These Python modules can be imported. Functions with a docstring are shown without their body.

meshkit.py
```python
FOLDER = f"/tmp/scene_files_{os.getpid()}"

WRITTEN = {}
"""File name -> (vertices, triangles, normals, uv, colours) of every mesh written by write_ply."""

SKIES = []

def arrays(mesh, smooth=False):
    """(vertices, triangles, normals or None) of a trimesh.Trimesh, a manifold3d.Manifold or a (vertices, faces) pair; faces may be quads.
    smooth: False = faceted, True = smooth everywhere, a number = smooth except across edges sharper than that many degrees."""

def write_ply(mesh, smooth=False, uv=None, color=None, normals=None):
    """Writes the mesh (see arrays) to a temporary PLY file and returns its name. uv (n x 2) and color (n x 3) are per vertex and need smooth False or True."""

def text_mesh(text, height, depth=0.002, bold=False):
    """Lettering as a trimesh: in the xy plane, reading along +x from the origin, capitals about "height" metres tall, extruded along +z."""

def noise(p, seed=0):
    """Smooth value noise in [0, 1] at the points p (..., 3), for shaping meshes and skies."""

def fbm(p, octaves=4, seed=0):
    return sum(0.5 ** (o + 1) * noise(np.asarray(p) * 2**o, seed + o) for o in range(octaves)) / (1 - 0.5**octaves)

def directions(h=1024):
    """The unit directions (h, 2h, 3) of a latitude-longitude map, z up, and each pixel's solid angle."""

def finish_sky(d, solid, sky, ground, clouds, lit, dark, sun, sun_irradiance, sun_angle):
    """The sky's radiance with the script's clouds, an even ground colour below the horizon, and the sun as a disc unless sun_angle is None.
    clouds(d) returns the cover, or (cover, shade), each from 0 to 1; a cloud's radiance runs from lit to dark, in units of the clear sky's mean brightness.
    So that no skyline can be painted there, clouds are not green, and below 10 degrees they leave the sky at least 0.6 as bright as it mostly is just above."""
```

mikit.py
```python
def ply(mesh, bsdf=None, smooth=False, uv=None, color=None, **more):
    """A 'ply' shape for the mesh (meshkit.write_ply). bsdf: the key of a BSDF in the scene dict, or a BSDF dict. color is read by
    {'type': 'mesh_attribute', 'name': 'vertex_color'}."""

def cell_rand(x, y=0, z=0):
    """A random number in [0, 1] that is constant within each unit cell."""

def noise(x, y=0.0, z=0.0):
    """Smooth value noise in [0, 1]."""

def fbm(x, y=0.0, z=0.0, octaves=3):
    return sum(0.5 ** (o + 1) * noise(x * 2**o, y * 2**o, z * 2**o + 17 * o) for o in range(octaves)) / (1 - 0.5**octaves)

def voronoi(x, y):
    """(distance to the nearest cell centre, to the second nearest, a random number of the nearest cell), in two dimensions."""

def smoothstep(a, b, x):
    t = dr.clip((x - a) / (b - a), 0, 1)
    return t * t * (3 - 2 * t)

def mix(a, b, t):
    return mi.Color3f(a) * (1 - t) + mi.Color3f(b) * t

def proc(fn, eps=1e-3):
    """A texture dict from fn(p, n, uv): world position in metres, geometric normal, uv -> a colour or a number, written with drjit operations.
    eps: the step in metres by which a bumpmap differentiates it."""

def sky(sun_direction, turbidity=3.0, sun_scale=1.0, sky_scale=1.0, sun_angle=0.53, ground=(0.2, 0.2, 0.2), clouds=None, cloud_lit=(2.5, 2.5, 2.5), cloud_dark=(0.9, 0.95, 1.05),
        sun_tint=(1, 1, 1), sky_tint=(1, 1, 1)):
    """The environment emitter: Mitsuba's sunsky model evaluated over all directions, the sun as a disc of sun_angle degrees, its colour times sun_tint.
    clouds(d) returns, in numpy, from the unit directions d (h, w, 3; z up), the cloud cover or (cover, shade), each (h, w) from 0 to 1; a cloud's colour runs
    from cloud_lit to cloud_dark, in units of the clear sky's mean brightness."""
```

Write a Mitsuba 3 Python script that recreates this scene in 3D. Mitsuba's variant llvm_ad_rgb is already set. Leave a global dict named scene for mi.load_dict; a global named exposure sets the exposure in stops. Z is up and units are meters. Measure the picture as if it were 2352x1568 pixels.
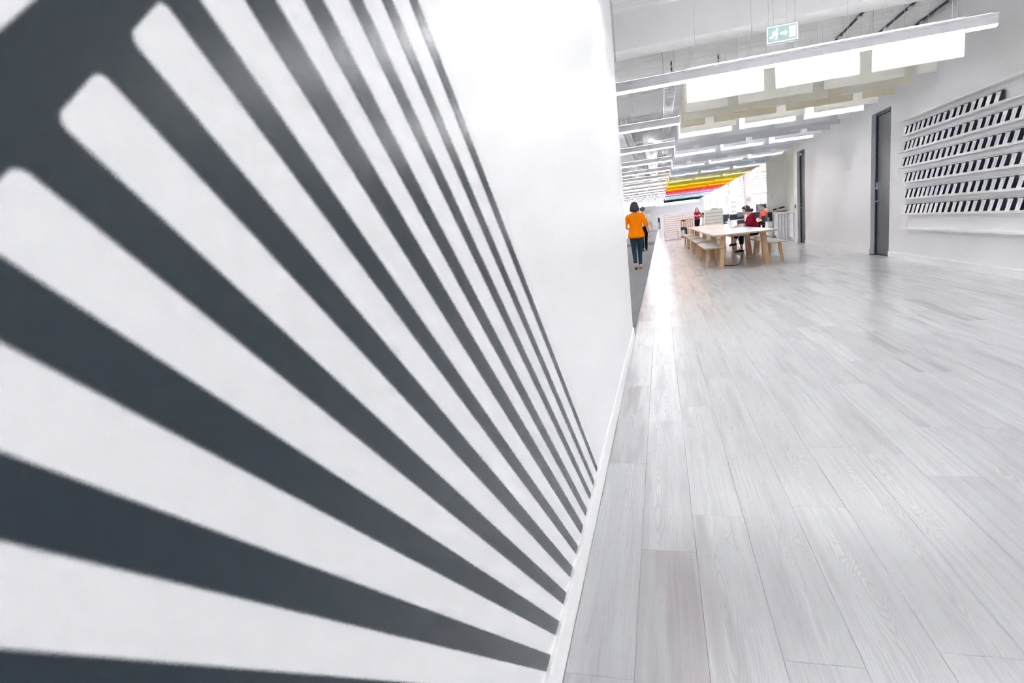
import math, random
import numpy as np, trimesh, drjit as dr, mitsuba as mi, mikit, meshkit
import manifold3d as m3
from shapely import geometry as sg, affinity as sa
from shapely.ops import unary_union
mi.set_variant('llvm_ad_rgb') if mi.variant() is None else None
T = mi.ScalarTransform4f
scene, labels = {}, {}
rng = random.Random(7)

# ------------------------------------------------------------------ camera, light, exposure
EYE = np.array([0, 0, 1.18])
FWD = np.array([-0.27580, 0.94245, -0.18899]); UP = np.array([0.05736, 0.21240, 0.97550])
scene['camera'] = {'type': 'thinlens', 'fov': math.degrees(2 * math.atan(1176 / 1240.56)), 'fov_axis': 'x', 'near_clip': 0.02, 'far_clip': 200.0,
                   'aperture_radius': 0.0027, 'focus_distance': 5.0,
                   'to_world': T().look_at(origin=EYE.tolist(), target=(EYE + FWD).tolist(), up=UP.tolist())}
exposure = 1.50
LAMP, ADDED_UPLIGHT = 13.0, 2.4   # radiance of every bar's lens and of the unseen upward strip added to brighten the ceiling
PITCH = 3.03           # light bars hang every PITCH metres down the room
Y1, ZL = 7.24, 2.73    # first visible bar, height of its lens

# ------------------------------------------------------------------ helpers
def lin(*c):
    return [((x / 255) / 12.92 if x / 255 <= .04045 else ((x / 255 + .055) / 1.055) ** 2.4) for x in c]

def mat(name, rgb, rough=0.5, spec=0.5, metal=0.0, **k):
    col = {'type': 'rgb', 'value': lin(*rgb)} if not isinstance(rgb, dict) else rgb
    scene[name] = {'type': 'twosided', 'bsdf': {'type': 'principled', 'base_color': col, 'roughness': rough, 'specular': spec, 'metallic': metal, **k}}
    return name

def fresh(name):
    k, n = name, 0
    while k in scene or k in labels or any(False for _ in ()) or k in USED:
        n += 1; k = f'{name}_{n:03d}'
    USED.add(k)
    return k
USED = set()

def thing(name, label, cat, group=None):
    k = fresh(name); labels[k] = {'label': label, 'category': cat}
    if group: labels[k]['group'] = group
    return k

def part(parent, name, mesh, m, smooth=False, label=None, kind=None, to=None, uv=None, **more):
    k = fresh(parent + '__' + name)
    d = dict(mesh) if isinstance(mesh, dict) else mikit.ply(mesh, m, smooth, uv=uv, **more)
    if to is not None: d['to_world'] = to
    scene[k] = d
    if label or kind:
        labels[k] = {}
        if label: labels[k]['label'] = label
        if kind: labels[k]['kind'] = kind
    return k

def single(name, mesh, m, label, cat, group=None, smooth=False, to=None):
    k = thing(name, label, cat, group)
    d = dict(mesh) if isinstance(mesh, dict) else mikit.ply(mesh, m, smooth)
    if to is not None: d['to_world'] = to
    scene[k] = d
    return k

def struct(name, mesh, m, label, smooth=False):
    USED.add(name)
    scene[name] = mikit.ply(mesh, m, smooth); labels[name] = {'label': label, 'kind': 'structure'}
    return name

def box(x0, x1, y0, y1, z0, z1, c=0.0):
    """an axis-aligned box, its edges chamfered by c"""
    if c <= 0:
        b = trimesh.creation.box((x1 - x0, y1 - y0, z1 - z0)); b.apply_translation([(x0 + x1) / 2, (y0 + y1) / 2, (z0 + z1) / 2]); return b
    p = []
    for x, sx in ((x0, 1), (x1, -1)):
        for y, sy in ((y0, 1), (y1, -1)):
            for z, sz in ((z0, 1), (z1, -1)):
                p += [[x, y + c * sy, z + c * sz], [x + c * sx, y, z + c * sz], [x + c * sx, y + c * sy, z]]
    return trimesh.convex.convex_hull(np.array(p))

def cat(*m): return trimesh.util.concatenate([x for x in m])
def rod(a, b, r, n=8): return trimesh.creation.cylinder(r, segment=[a, b], sections=n)
def hull(p): return trimesh.convex.convex_hull(np.array(p, float))
def plank(a, b, ux, uy, wa, wb=None):
    """a tapered bar from a to b; ux, uy: unit section axes; wa/wb: (half width, half depth) at each end"""
    wb = wb or wa; a, b, ux, uy = map(lambda v: np.array(v, float), (a, b, ux, uy))
    return hull([q + sx * w[0] * ux + sy * w[1] * uy for q, w in ((a, wa), (b, wb)) for sx in (-1, 1) for sy in (-1, 1)])
def extr(poly, h):
    ms = [trimesh.creation.extrude_polygon(g, h, engine='earcut') for g in (poly.geoms if hasattr(poly, 'geoms') else [poly])]
    return cat(*ms)
def M4(x, y, z, o):
    m = np.eye(4); m[:3, 0], m[:3, 1], m[:3, 2], m[:3, 3] = x, y, z, o; return m
def moved(m, mm): m = m.copy(); m.apply_transform(mm); return m
def tube(pts, r, n=8, sub=6):
    pts = np.array(pts, float)
    t = np.arange(len(pts)); from_ = np.linspace(0, len(pts) - 1, (len(pts) - 1) * sub + 1)
    from scipy.interpolate import CubicSpline
    p = CubicSpline(t, pts)(from_)
    d = np.gradient(p, axis=0); d /= np.linalg.norm(d, axis=1, keepdims=True)
    ref = np.array([0.31, 0.17, 0.93]); a = np.cross(d, ref); a /= np.linalg.norm(a, axis=1, keepdims=True); b = np.cross(d, a)
    an = np.arange(n) * 2 * np.pi / n
    v = (p[:, None] + r * (np.cos(an)[None, :, None] * a[:, None] + np.sin(an)[None, :, None] * b[:, None])).reshape(-1, 3)
    f = []
    for i in range(len(p) - 1):
        for j in range(n):
            q = [i * n + j, i * n + (j + 1) % n, (i + 1) * n + (j + 1) % n, (i + 1) * n + j]
            f += [[q[0], q[2], q[1]], [q[0], q[3], q[2]]]
    for e, fl in ((0, 1), ((len(p) - 1) * n, 0)):
        for j in range(1, n - 1): f.append([e, e + j, e + j + 1] if fl else [e, e + j + 1, e + j])
    m = trimesh.Trimesh(v, f, process=False); m.fix_normals(); return m
ORD = 'first second third fourth fifth sixth seventh eighth ninth tenth eleventh twelfth thirteenth fourteenth fifteenth sixteenth seventeenth eighteenth nineteenth twentieth'.split() + ['twenty-' + o for o in 'first second third fourth fifth sixth seventh eighth ninth'.split()]

# ------------------------------------------------------------------ materials
mat('m_white_wall', (247, 247, 248), 0.45, 0.35)
mat('m_white_matt', (243, 243, 244), 0.8, 0.2)
mat('m_trim', (250, 250, 250), 0.35, 0.5)
mat('m_slate', (11, 32, 41), 0.27, 0.55)
mat('m_ceiling', (238, 238, 238), 0.9, 0.1)
mat('m_lamp_body', (246, 246, 249), 0.45, 0.4)
mat('m_wire', (206, 208, 210), 0.5, 0.5)
mat('m_dark_metal', (38, 46, 54), 0.5, 0.4)
mat('m_duct', (236, 237, 239), 0.4, 0.4)
mat('m_door', (88, 91, 94), 0.38, 0.45)
mat('m_door_frame', (38, 50, 60), 0.4, 0.4)
mat('m_chrome', (215, 216, 218), 0.2, 0.5, 1.0)
mat('m_black', (14, 20, 30), 0.45, 0.4)
mat('m_black_satin', (20, 26, 34), 0.3, 0.5)
mat('m_laminate', (236, 240, 246), 0.3, 0.5)
mat('m_seat', (226, 228, 230), 0.4, 0.4)
mat('m_grey_plastic', (196, 199, 204), 0.5, 0.4)
mat('m_pale', (236, 238, 240), 0.5, 0.3)
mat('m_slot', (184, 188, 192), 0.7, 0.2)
mat('m_skin', (238, 196, 174), 0.55, 0.3)
mat('m_skin_tan', (208, 152, 112), 0.55, 0.3)
mat('m_hair', (40, 30, 42), 0.45, 0.4)
mat('m_hair_brown', (92, 70, 64), 0.5, 0.3)
mat('m_orange', (255, 138, 8), 0.85, 0.1)
mat('m_denim', (42, 62, 76), 0.85, 0.1)
mat('m_red', (122, 18, 34), 0.9, 0.1)
mat('m_plum', (92, 34, 70), 0.8, 0.1)
mat('m_coral', (246, 104, 88), 0.8, 0.1)
mat('m_shirt_white', (244, 244, 246), 0.8, 0.2)
mat('m_shirt_dark', (38, 34, 62), 0.8, 0.2)
mat('m_trouser_black', (16, 20, 28), 0.85, 0.1)
mat('m_tan', (196, 152, 96), 0.5, 0.3)
mat('m_lips', (186, 90, 90), 0.5, 0.3)
mat('m_sign_green', (200, 230, 226), 0.4, 0.4)
mat('m_board_blue', (198, 212, 218), 0.5, 0.3)
mat('m_pink', (246, 176, 186), 0.7, 0.2)
mat('m_mark', (176, 178, 184), 0.7, 0.2)
mat('m_screen', (96, 108, 122), 0.25, 0.5)
mat('m_screen_text', (190, 200, 208), 0.5, 0.3)

def wood_light(p, n, uv):
    s = mikit.fbm(p.x * 40 + p.z * 3, p.y * 40 + p.z * 2, p.z * 5, 3)
    f = mikit.noise(p.x * 260, p.y * 260, p.z * 9)
    return mikit.mix(lin(222, 190, 154), lin(184, 146, 108), dr.clip(0.75 * s + 0.35 * f - 0.1, 0, 1))
mat('m_oak', mikit.proc(wood_light), 0.5, 0.35)
mat('m_pale_wood', (232, 214, 196), 0.5, 0.3)

def carpet_fn(p, n, uv):
    a = mikit.noise(p.x * 150, p.y * 150); b = mikit.fbm(p.x * 26, p.y * 26, 0.0, 3)
    return mikit.mix(lin(92, 92, 94), lin(146, 146, 148), dr.clip(0.55 * a + 0.45 * b, 0, 1))
mat('m_carpet', mikit.proc(carpet_fn), 0.95, 0.05)
mat('m_carpet_dark', (84, 84, 88), 0.95, 0.05)

def concrete_fn(p, n, uv):
    a = mikit.noise(p.x * 1.5, p.y * 36); b = mikit.fbm(p.x * 3, p.y * 9, 0.0, 3)
    return mikit.mix(lin(208, 208, 206), lin(236, 236, 235), dr.clip(0.5 * a + 0.6 * b, 0, 1))
mat('m_concrete', mikit.proc(concrete_fn), 0.9, 0.1)

# pale grey oak vinyl planks; uv carries metres across and along the plank
PW, PL = 0.192, 1.347
def floor_fn(p, n, uv):
    u, v = uv.x, uv.y
    col = dr.floor((p.x + 0.135) / PW + 100.0)
    start = dr.floor((p.y - v) * 100 + 0.5)
    r1, r2, r3, r4, r5 = [mikit.cell_rand(start, col, k) for k in (1, 2, 3, 4, 18)]
    uu, vv = u + 9 * r1, v + 7 * r2
    w1 = mikit.fbm(uu * 14, vv * 3.2, r3 * 9, 3) - 0.5
    w2 = mikit.fbm(uu * 60, vv * 12, r4 * 9, 2) - 0.5
    du = u - PW * (0.25 + 0.5 * r1)
    # two knots bend the growth rings into eyes
    d = dr.sqrt(du * du + dr.square(0.010 + 0.026 * dr.abs(v - PL * r2)))
    for k, (ru, rv) in enumerate(((r3, r4), (r4, r1))):
        ku, kv = PW * (0.2 + 0.6 * ru), PL * (0.1 + 0.8 * rv)
        e = dr.square((u - ku) / 0.026) + dr.square((v - kv) / 0.085)
        d = d + (0.03 if k == 0 else -0.024) * dr.exp(-e)
    d = d + 0.034 * w1 + 0.006 * w2
    rings = 0.5 + 0.5 * dr.sin(d * (2 * math.pi / 0.0064))
    rings = rings * rings
    fade = mikit.smoothstep(0.32, 0.62, mikit.fbm(uu * 7, vv * 1.6, 3.0, 2))
    streak = 0.5 * mikit.noise(uu * 330, vv * 5) + 0.5 * mikit.noise(uu * 90, vv * 1.8)
    pores = mikit.smoothstep(0.74, 0.93, mikit.noise(uu * 520, vv * 16))
    blotch = mikit.smoothstep(0.42, 0.80, mikit.fbm(uu * 15, vv * 1.7, r3 * 5, 3))
    base = mikit.mix(lin(191, 192, 194), lin(202, 203, 205), r2)
    c = mikit.mix(base, lin(166, 165, 170), 0.66 * blotch * (0.5 + 0.6 * r4))
    c = mikit.mix(c, lin(142, 126, 124), 0.5 * mikit.smoothstep(0.84, 0.95, r5) * mikit.smoothstep(0.42, 0.75, mikit.fbm(uu * 15, vv * 1.3, 8.0, 3)))
    c = mikit.mix(c, lin(158, 157, 161), 0.40 * rings * (0.2 + 0.8 * fade))
    c = mikit.mix(c, lin(174, 173, 177), 0.55 * mikit.smoothstep(0.35, 0.9, streak))
    c = mikit.mix(c, lin(142, 141, 146), 0.2 * pores)
    return c
mat('m_floor', mikit.proc(floor_fn), 0.25, 0.55)
mat('m_floor_gap', (190, 190, 196), 0.8, 0.1)

# ------------------------------------------------------------------ the setting
XL, XR, ZC = -0.335, 4.083, 3.72
YB, YE = -3.0, 68.0
struct('floor', box(-0.342, 14.0, YB, YE, -0.06, -0.012), 'm_floor_gap', 'floor of the long open-plan room under pale grey wood-look planks')
struct('floor_2', box(4.25, 14.0, 23.9, YE, -0.012, 0.0), 'm_white_matt', 'white floor of the open office area to the right')
struct('carpet', box(-2.6, -0.342, YB, YE, -0.06, 0.001), 'm_carpet', 'speckled grey carpet strip along the left side of the room')
struct('carpet_2', box(-2.6, -0.345, 28.2, 32.0, 0.001, 0.004), 'm_carpet_dark', 'darker band across the grey carpet')
struct('wall_left', box(XL - 0.14, XL, YB, 5.665, 0, ZC), 'm_white_wall', 'white partition wall close to the camera carrying the striped graphic')
bp = sg.Polygon([(0, 0), (0.013, 0), (0.013, 0.112), (0.009, 0.118), (0, 0.118)])
def skirting(x, y0, y1, sgn=1):
    m = extr(bp, y1 - y0); return moved(m, M4([sgn, 0, 0], [0, 0, 1], [0, -1, 0] if sgn > 0 else [0, 1, 0], [x, y1 if sgn > 0 else y0, 0]))
struct('baseboard_left', skirting(XL, YB, 5.665), 'm_trim', 'white baseboard at the foot of the striped partition wall')
struct('wall_back', box(-2.8, 4.3, YB - 0.15, YB, 0, ZC), 'm_white_wall', 'white wall behind the camera')
struct('wall_far', box(-2.8, 14.2, YE, YE + 0.15, 0, ZC), 'm_white_wall', 'white wall at the far end of the room')
struct('wall_corridor', box(-2.75, -2.6, YB, YE, 0, ZC), 'm_white_wall', 'white wall along the far left side of the carpet')
struct('wall_office', box(14.0, 14.15, 23.75, YE, 0, ZC), 'm_white_wall', 'white outer wall of the open office to the right')
D1, D2 = (11.74, 12.69), (17.88, 18.82)      # door openings in the right wall
XB = XR + 0.14
rw = [box(XR, XB, YB, D1[0], 0, ZC), box(XR, XB, D1[1], D2[0], 0, ZC), box(XR, XB, D2[1], 19.2, 0, ZC)] + [box(XR, XB, a, b, 2.70, ZC) for a, b in (D1, D2)]
rw += [box(XB, 4.95, 19.08, 19.2, 0, ZC), box(4.80, 4.95, 19.2, 23.75, 0, ZC), box(XR, 14.0, 23.75, 23.9, 0, ZC)]
rw += [box(XB + 0.1, XB + 0.16, a - 0.3, b + 0.2, 0, 3.0) for a, b in (D1, D2)]
struct('wall_right', cat(*rw), 'm_white_wall', 'white wall on the right with two dark doors and an alcove')
struct('baseboard_right', cat(*[skirting(XR, a, b, -1) for a, b in ((YB, D1[0]), (D1[1], D2[0]), (D2[1], 19.2))]), 'm_trim', 'white baseboard along the right wall')

# ceiling slab, downstand beams, a lower bulkhead
struct('ceiling', box(-2.8, 14.2, YB - 0.1, YE + 0.1, ZC, ZC + 0.2), 'm_concrete', 'pale concrete ceiling')
struct('trim_1', cat(*[box(-2.6, XR if y < 23 else 14.0, y, y + 0.4, 3.295, ZC) for y in [7.5 + 4.1 * i for i in range(15)]]), 'm_ceiling', 'white painted downstand beams across the ceiling')
struct('trim_2', box(-2.6, 2.04, 7.9, 11.6, 3.60, ZC), 'm_concrete', 'lower concrete soffit behind the first beam')

# ------------------------------------------------------------------ doors
def door(n, y0, y1, label):
    k = f'door_{n}'; USED.add(k)
    xf = XR + 0.075
    labels[k] = {'label': label, 'kind': 'structure'}
    fr = cat(box(xf, xf + 0.05, y1 - 0.035, y1, 0, 2.70), box(xf, xf + 0.05, y0, y0 + 0.035, 0, 2.70), box(xf, xf + 0.05, y0, y1, 2.655, 2.70))
    part(k, 'frame', fr, 'm_door_frame', label='dark slate door frame')
    part(k, 'door_leaf', box(xf + 0.03, xf + 0.07, y0 + 0.037, y1 - 0.037, 0.006, 2.653, 0.003), 'm_door', label='grey door leaf')
    xh, yh = xf + 0.03, y1 - 0.10
    hd = cat(rod([xh, yh, 1.05], [xh - 0.012, yh, 1.05], 0.027, 16), rod([xh, yh, 1.05], [xh - 0.055, yh, 1.05], 0.009), rod([xh - 0.05, yh + 0.008, 1.05], [xh - 0.05, yh - 0.125, 1.05], 0.009))
    part(k, 'handle', hd, 'm_chrome', 30, label='chrome lever handle')
    if n == 1:
        part(k, 'lock', cat(box(xh - 0.03, xh + 0.005, y1 - 0.115, y1 - 0.045, 1.27, 1.42, 0.006), rod([xh - 0.03, y1 - 0.08, 1.31], [xh - 0.05, y1 - 0.08, 1.31], 0.018, 12)), 'm_chrome', label='silver lock plate')
    else:
        part(k, 'closer', cat(box(xh - 0.05, xh, y1 - 0.32, y1 - 0.10, 2.58, 2.64, 0.005), box(xh - 0.035, xh - 0.02, y1 - 0.14, y1 - 0.04, 2.64, 2.652)), 'm_grey_plastic', label='grey door closer')
door(1, *D1, 'tall grey door in a dark frame beside the wall of black boxes')
door(2, *D2, 'farther narrow-looking grey door beyond the first door in the right wall')
struct('trim_3', cat(*[cat(box(XR + 0.002, XR + 0.075, b, b + 0.004, 0, 2.70), box(XR + 0.002, XR + 0.075, a, b, 2.70, 2.704)) for a, b in (D1, D2)]), 'm_pale', 'pale reveals of the two door openings')

# ------------------------------------------------------------------ floor planks
def project(P):
    q = np.asarray(P, float) - EYE
    R = np.cross(FWD, UP)
    z = q @ FWD
    return 1176 + 1240.56 * (q @ R) / z, 784 - 1240.56 * (q @ UP) / z, z
def plank_mesh(w, l):
    g, c, h = 0.0003, 0.0008, 0.012
    x0, x1, y0, y1 = g, w - g, g, l - g
    v = [[x0, y0, -h], [x1, y0, -h], [x1, y1, -h], [x0, y1, -h], [x0, y0, -c], [x1, y0, -c], [x1, y1, -c], [x0, y1, -c],
         [x0 + c, y0 + c, 0], [x1 - c, y0 + c, 0], [x1 - c, y1 - c, 0], [x0 + c, y1 - c, 0]]
    f = [[8, 9, 10], [8, 10, 11]]
    for b, t in ((0, 4), (4, 8)):
        for i in range(4):
            j = (i + 1) % 4; f += [[b + i, b + j, t + j], [b + i, t + j, t + i]]
    v = np.array(v); return v, np.array(f), v[:, :2]
OFF = {-1: 1.236, 0: 0.491, 1: 0.753, 2: 0.013}
cells = []
orng = random.Random(3)
for c in range(-1, 23):
    x0 = -0.135 + PW * (c - 0)
    xa, xb = max(x0, -0.321), min(x0 + PW, XR - 0.014)
    if xb - xa < 0.02: continue
    off = OFF.get(c, round(orng.uniform(0, PL), 2)); off = round(off, 2)
    k = -3
    while off + k * PL < YE:
        ya = round(off + k * PL, 2); yb = round(off + (k + 1) * PL, 2); k += 1
        if ya < YB - 1: continue
        cells.append((c, xa, xb, max(ya, YB), min(yb, YE), x0))
def seen(cl):
    c, xa, xb, ya, yb, _ = cl
    for x in np.linspace(xa, xb, 3):
        for y in np.linspace(ya, yb, 5):
            px, py, z = project([x, y, 0])
            if z > 0.1 and 0 < px < 2352 and 0 < py < 1568 and (x > -0.2 or y > 0): return True
    return False
cells.sort(key=lambda q: math.hypot((q[1] + q[2]) / 2, (q[3] + q[4]) / 2))
near, rest, plies = [], [], {}
for cl in cells: (near if len(near) < 298 and cl[3] < 26 and seen(cl) else rest).append(cl)
for c, xa, xb, ya, yb, x0 in near:
    s = (round(xb - xa, 4), round(yb - ya, 3))
    if s not in plies:
        v, f, uv = plank_mesh(*s); plies[s] = mikit.ply((v, f), 'm_floor', uv=uv)
    part('floor', 'plank', plies[s], None, to=T().translate([xa, ya, 0]))
vs, fs, us, at = [], [], [], 0
for c, xa, xb, ya, yb, x0 in rest:
    v, f, uv = plank_mesh(xb - xa, yb - ya)
    vs.append(v + [xa, ya, 0]); fs.append(f + at); us.append(uv); at += len(v)
part('floor', 'far_planks', (np.vstack(vs), np.vstack(fs)), 'm_floor', uv=np.vstack(us), kind='stuff', label='remaining pale grey planks')

# ------------------------------------------------------------------ striped wall graphic: a 45-degree comb cut from dark vinyl
# s = y - z runs along the stripes, w = y + z across them
EDGES = [(0.729, 0.789), (0.854, 0.914), (0.9785, 1.0385), (1.1045, 1.1636), (1.2295, 1.2845), (1.3540, 1.4090), (1.4785, 1.5315), (1.6045, 1.6577), (1.7300, 1.7785), (1.8520, 1.9110), (1.9755, 2.0260), (2.1055, 2.1505), (2.2253, 2.2688), (2.3520, 2.3960)]
comb = unary_union([sg.box(-1.081, EDGES[0][0], -1.0225, 2.396)] + [sg.box(-1.05, a, 4.0, b) for a, b in EDGES])
comb = comb.buffer(0.0125, quad_segs=8).buffer(-0.0125, quad_segs=8)
g = thing('wall_graphic', 'dark slate diagonal stripe graphic on the white partition wall', 'wall graphic')
Zb = 0.1185
def to_wall(poly):
    # (s, w) -> (y, z): y = (w+s)/2, z = (w-s)/2
    q = sa.affine_transform(poly, [0.5, 0.5, -0.5, 0.5, 0, 0]).intersection(sg.box(-2.9, Zb, 5.6, 3.6))
    return moved(extr(q, 0.0006), M4([0, 1, 0], [0, 0, 1], [1, 0, 0], [XL, 0, 0]))
part(g, 'end_band', to_wall(comb.intersection(sg.box(-2, 0, -1.0, 3))), 'm_slate', label='dark band joining the stripe ends')
for a, b in EDGES:
    part(g, 'stripe', to_wall(comb.intersection(sg.box(-1.0, a - 0.03, 4, b + 0.03))), 'm_slate')

# ------------------------------------------------------------------ light bars
def lens_mesh(x0, x1):
    a = np.linspace(0, np.pi, 9); pr = [(-0.034 * math.cos(t), 0.010 - 0.022 * math.sin(t) ** 0.8) for t in a] + [(0.034, 0.014), (-0.034, 0.014)]
    m = extr(sg.Polygon(pr), x1 - x0); return moved(m, M4([0, 1, 0], [0, 0, 1], [1, 0, 0], [x0, 0, 0]))
def body_mesh(x0, x1):
    pr = [(-0.036, 0.014), (0.036, 0.014), (0.036, 0.088), (0.030, 0.090), (0.030, 0.096), (0.044, 0.098), (0.044, 0.118), (0.038, 0.122), (-0.038, 0.122), (-0.044, 0.118), (-0.044, 0.098), (-0.030, 0.096), (-0.030, 0.090), (-0.036, 0.088)]
    m = extr(sg.Polygon(pr), x1 - x0); return moved(m, M4([0, 1, 0], [0, 0, 1], [1, 0, 0], [x0, 0, 0]))
EMIT = {'type': 'area', 'radiance': {'type': 'rgb', 'value': [LAMP, LAMP * 1.0, LAMP * 1.02]}}
EMIT_OFFICE = {'type': 'area', 'radiance': {'type': 'rgb', 'value': [LAMP * 1.3, LAMP * 1.3, LAMP * 1.34]}}
EMIT_ADDED_UP = {'type': 'area', 'radiance': {'type': 'rgb', 'value': [ADDED_UPLIGHT, ADDED_UPLIGHT, ADDED_UPLIGHT * 1.03]}}  # glow of the strip added on top of each bar to lift the ceiling
_bars = {}
def light_bar(y, x0, x1, label, group, segs=1, bright=False):
    k = thing('light_bar', label, 'ceiling light', group)
    to = T().translate([0, y, ZL + 0.012])
    key = (round(x0, 3), round(x1, 3), segs, bright)
    if key not in _bars:
        e = np.linspace(x0, x1, segs + 1)
        _bars[key] = ([mikit.ply(body_mesh(a + 0.002, b - 0.002), 'm_lamp_body') for a, b in zip(e[:-1], e[1:])], [mikit.ply(box(a + 0.05, b - 0.05, -0.024, 0.024, 0.122, 0.127), 'm_white_matt', emitter=EMIT_ADDED_UP) for a, b in zip(e[:-1], e[1:])], [mikit.ply(lens_mesh(a + 0.004, b - 0.004), 'm_white_matt', emitter=EMIT_OFFICE if bright else EMIT) for a, b in zip(e[:-1], e[1:])])
    for hs, us_, ls in zip(*_bars[key]):
        part(k, 'housing', hs, None, to=to); part(k, 'added_uplight', us_, None, to=to, label='added upward glowing strip that brightens the ceiling'); part(k, 'diffuser', ls, None, to=to, label='glowing white lens')
    for x in np.arange(x0 + 0.30, x1, 1.75):
        part(k, 'wire', WIRE, None, to=T().translate([x, y, ZL + 0.136]) @ T().scale([1, 1, (ZC - 0.002 - ZL - 0.136) if (y - 7.5) % 4.1 > 0.4 else 3.293 - ZL - 0.136]))
WIRE = mikit.ply(rod([0, 0, 0], [0, 0, 1], 0.0020, 6), 'm_wire')
for i in range(-3, 0):
    light_bar(Y1 + PITCH * i, -0.2, 3.45, f'white ceiling light bar nearer than the exit sign, {ORD[-i - 1]} before it', 'ceiling light bars')
NB = 19
for i in range(NB):
    light_bar(Y1 + PITCH * i, -2.4 if i else -2.45, 3.45, f'long white glowing ceiling light bar across the main room, {ORD[i]} from the camera', 'ceiling light bars', bright=i > 7)
for i in range(6, NB):
    light_bar(Y1 + PITCH * i, 4.4, 11.5, f'white glowing light bar in the open office at right, {ORD[i - 6]} from the alcove wall', 'office ceiling light bars', bright=True)
# conduit lying along the first bar
single('conduit', cat(box(0.5, 2.9, 7.30, 7.33, ZL + 0.155, ZL + 0.175, 0.003), box(0.9, 0.93, 7.25, 7.33, ZL + 0.1395, ZL + 0.158), box(2.5, 2.53, 7.25, 7.33, ZL + 0.1395, ZL + 0.158)), 'm_lamp_body', 'slim white conduit lying along the top of the nearest light bar', 'conduit')

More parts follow.
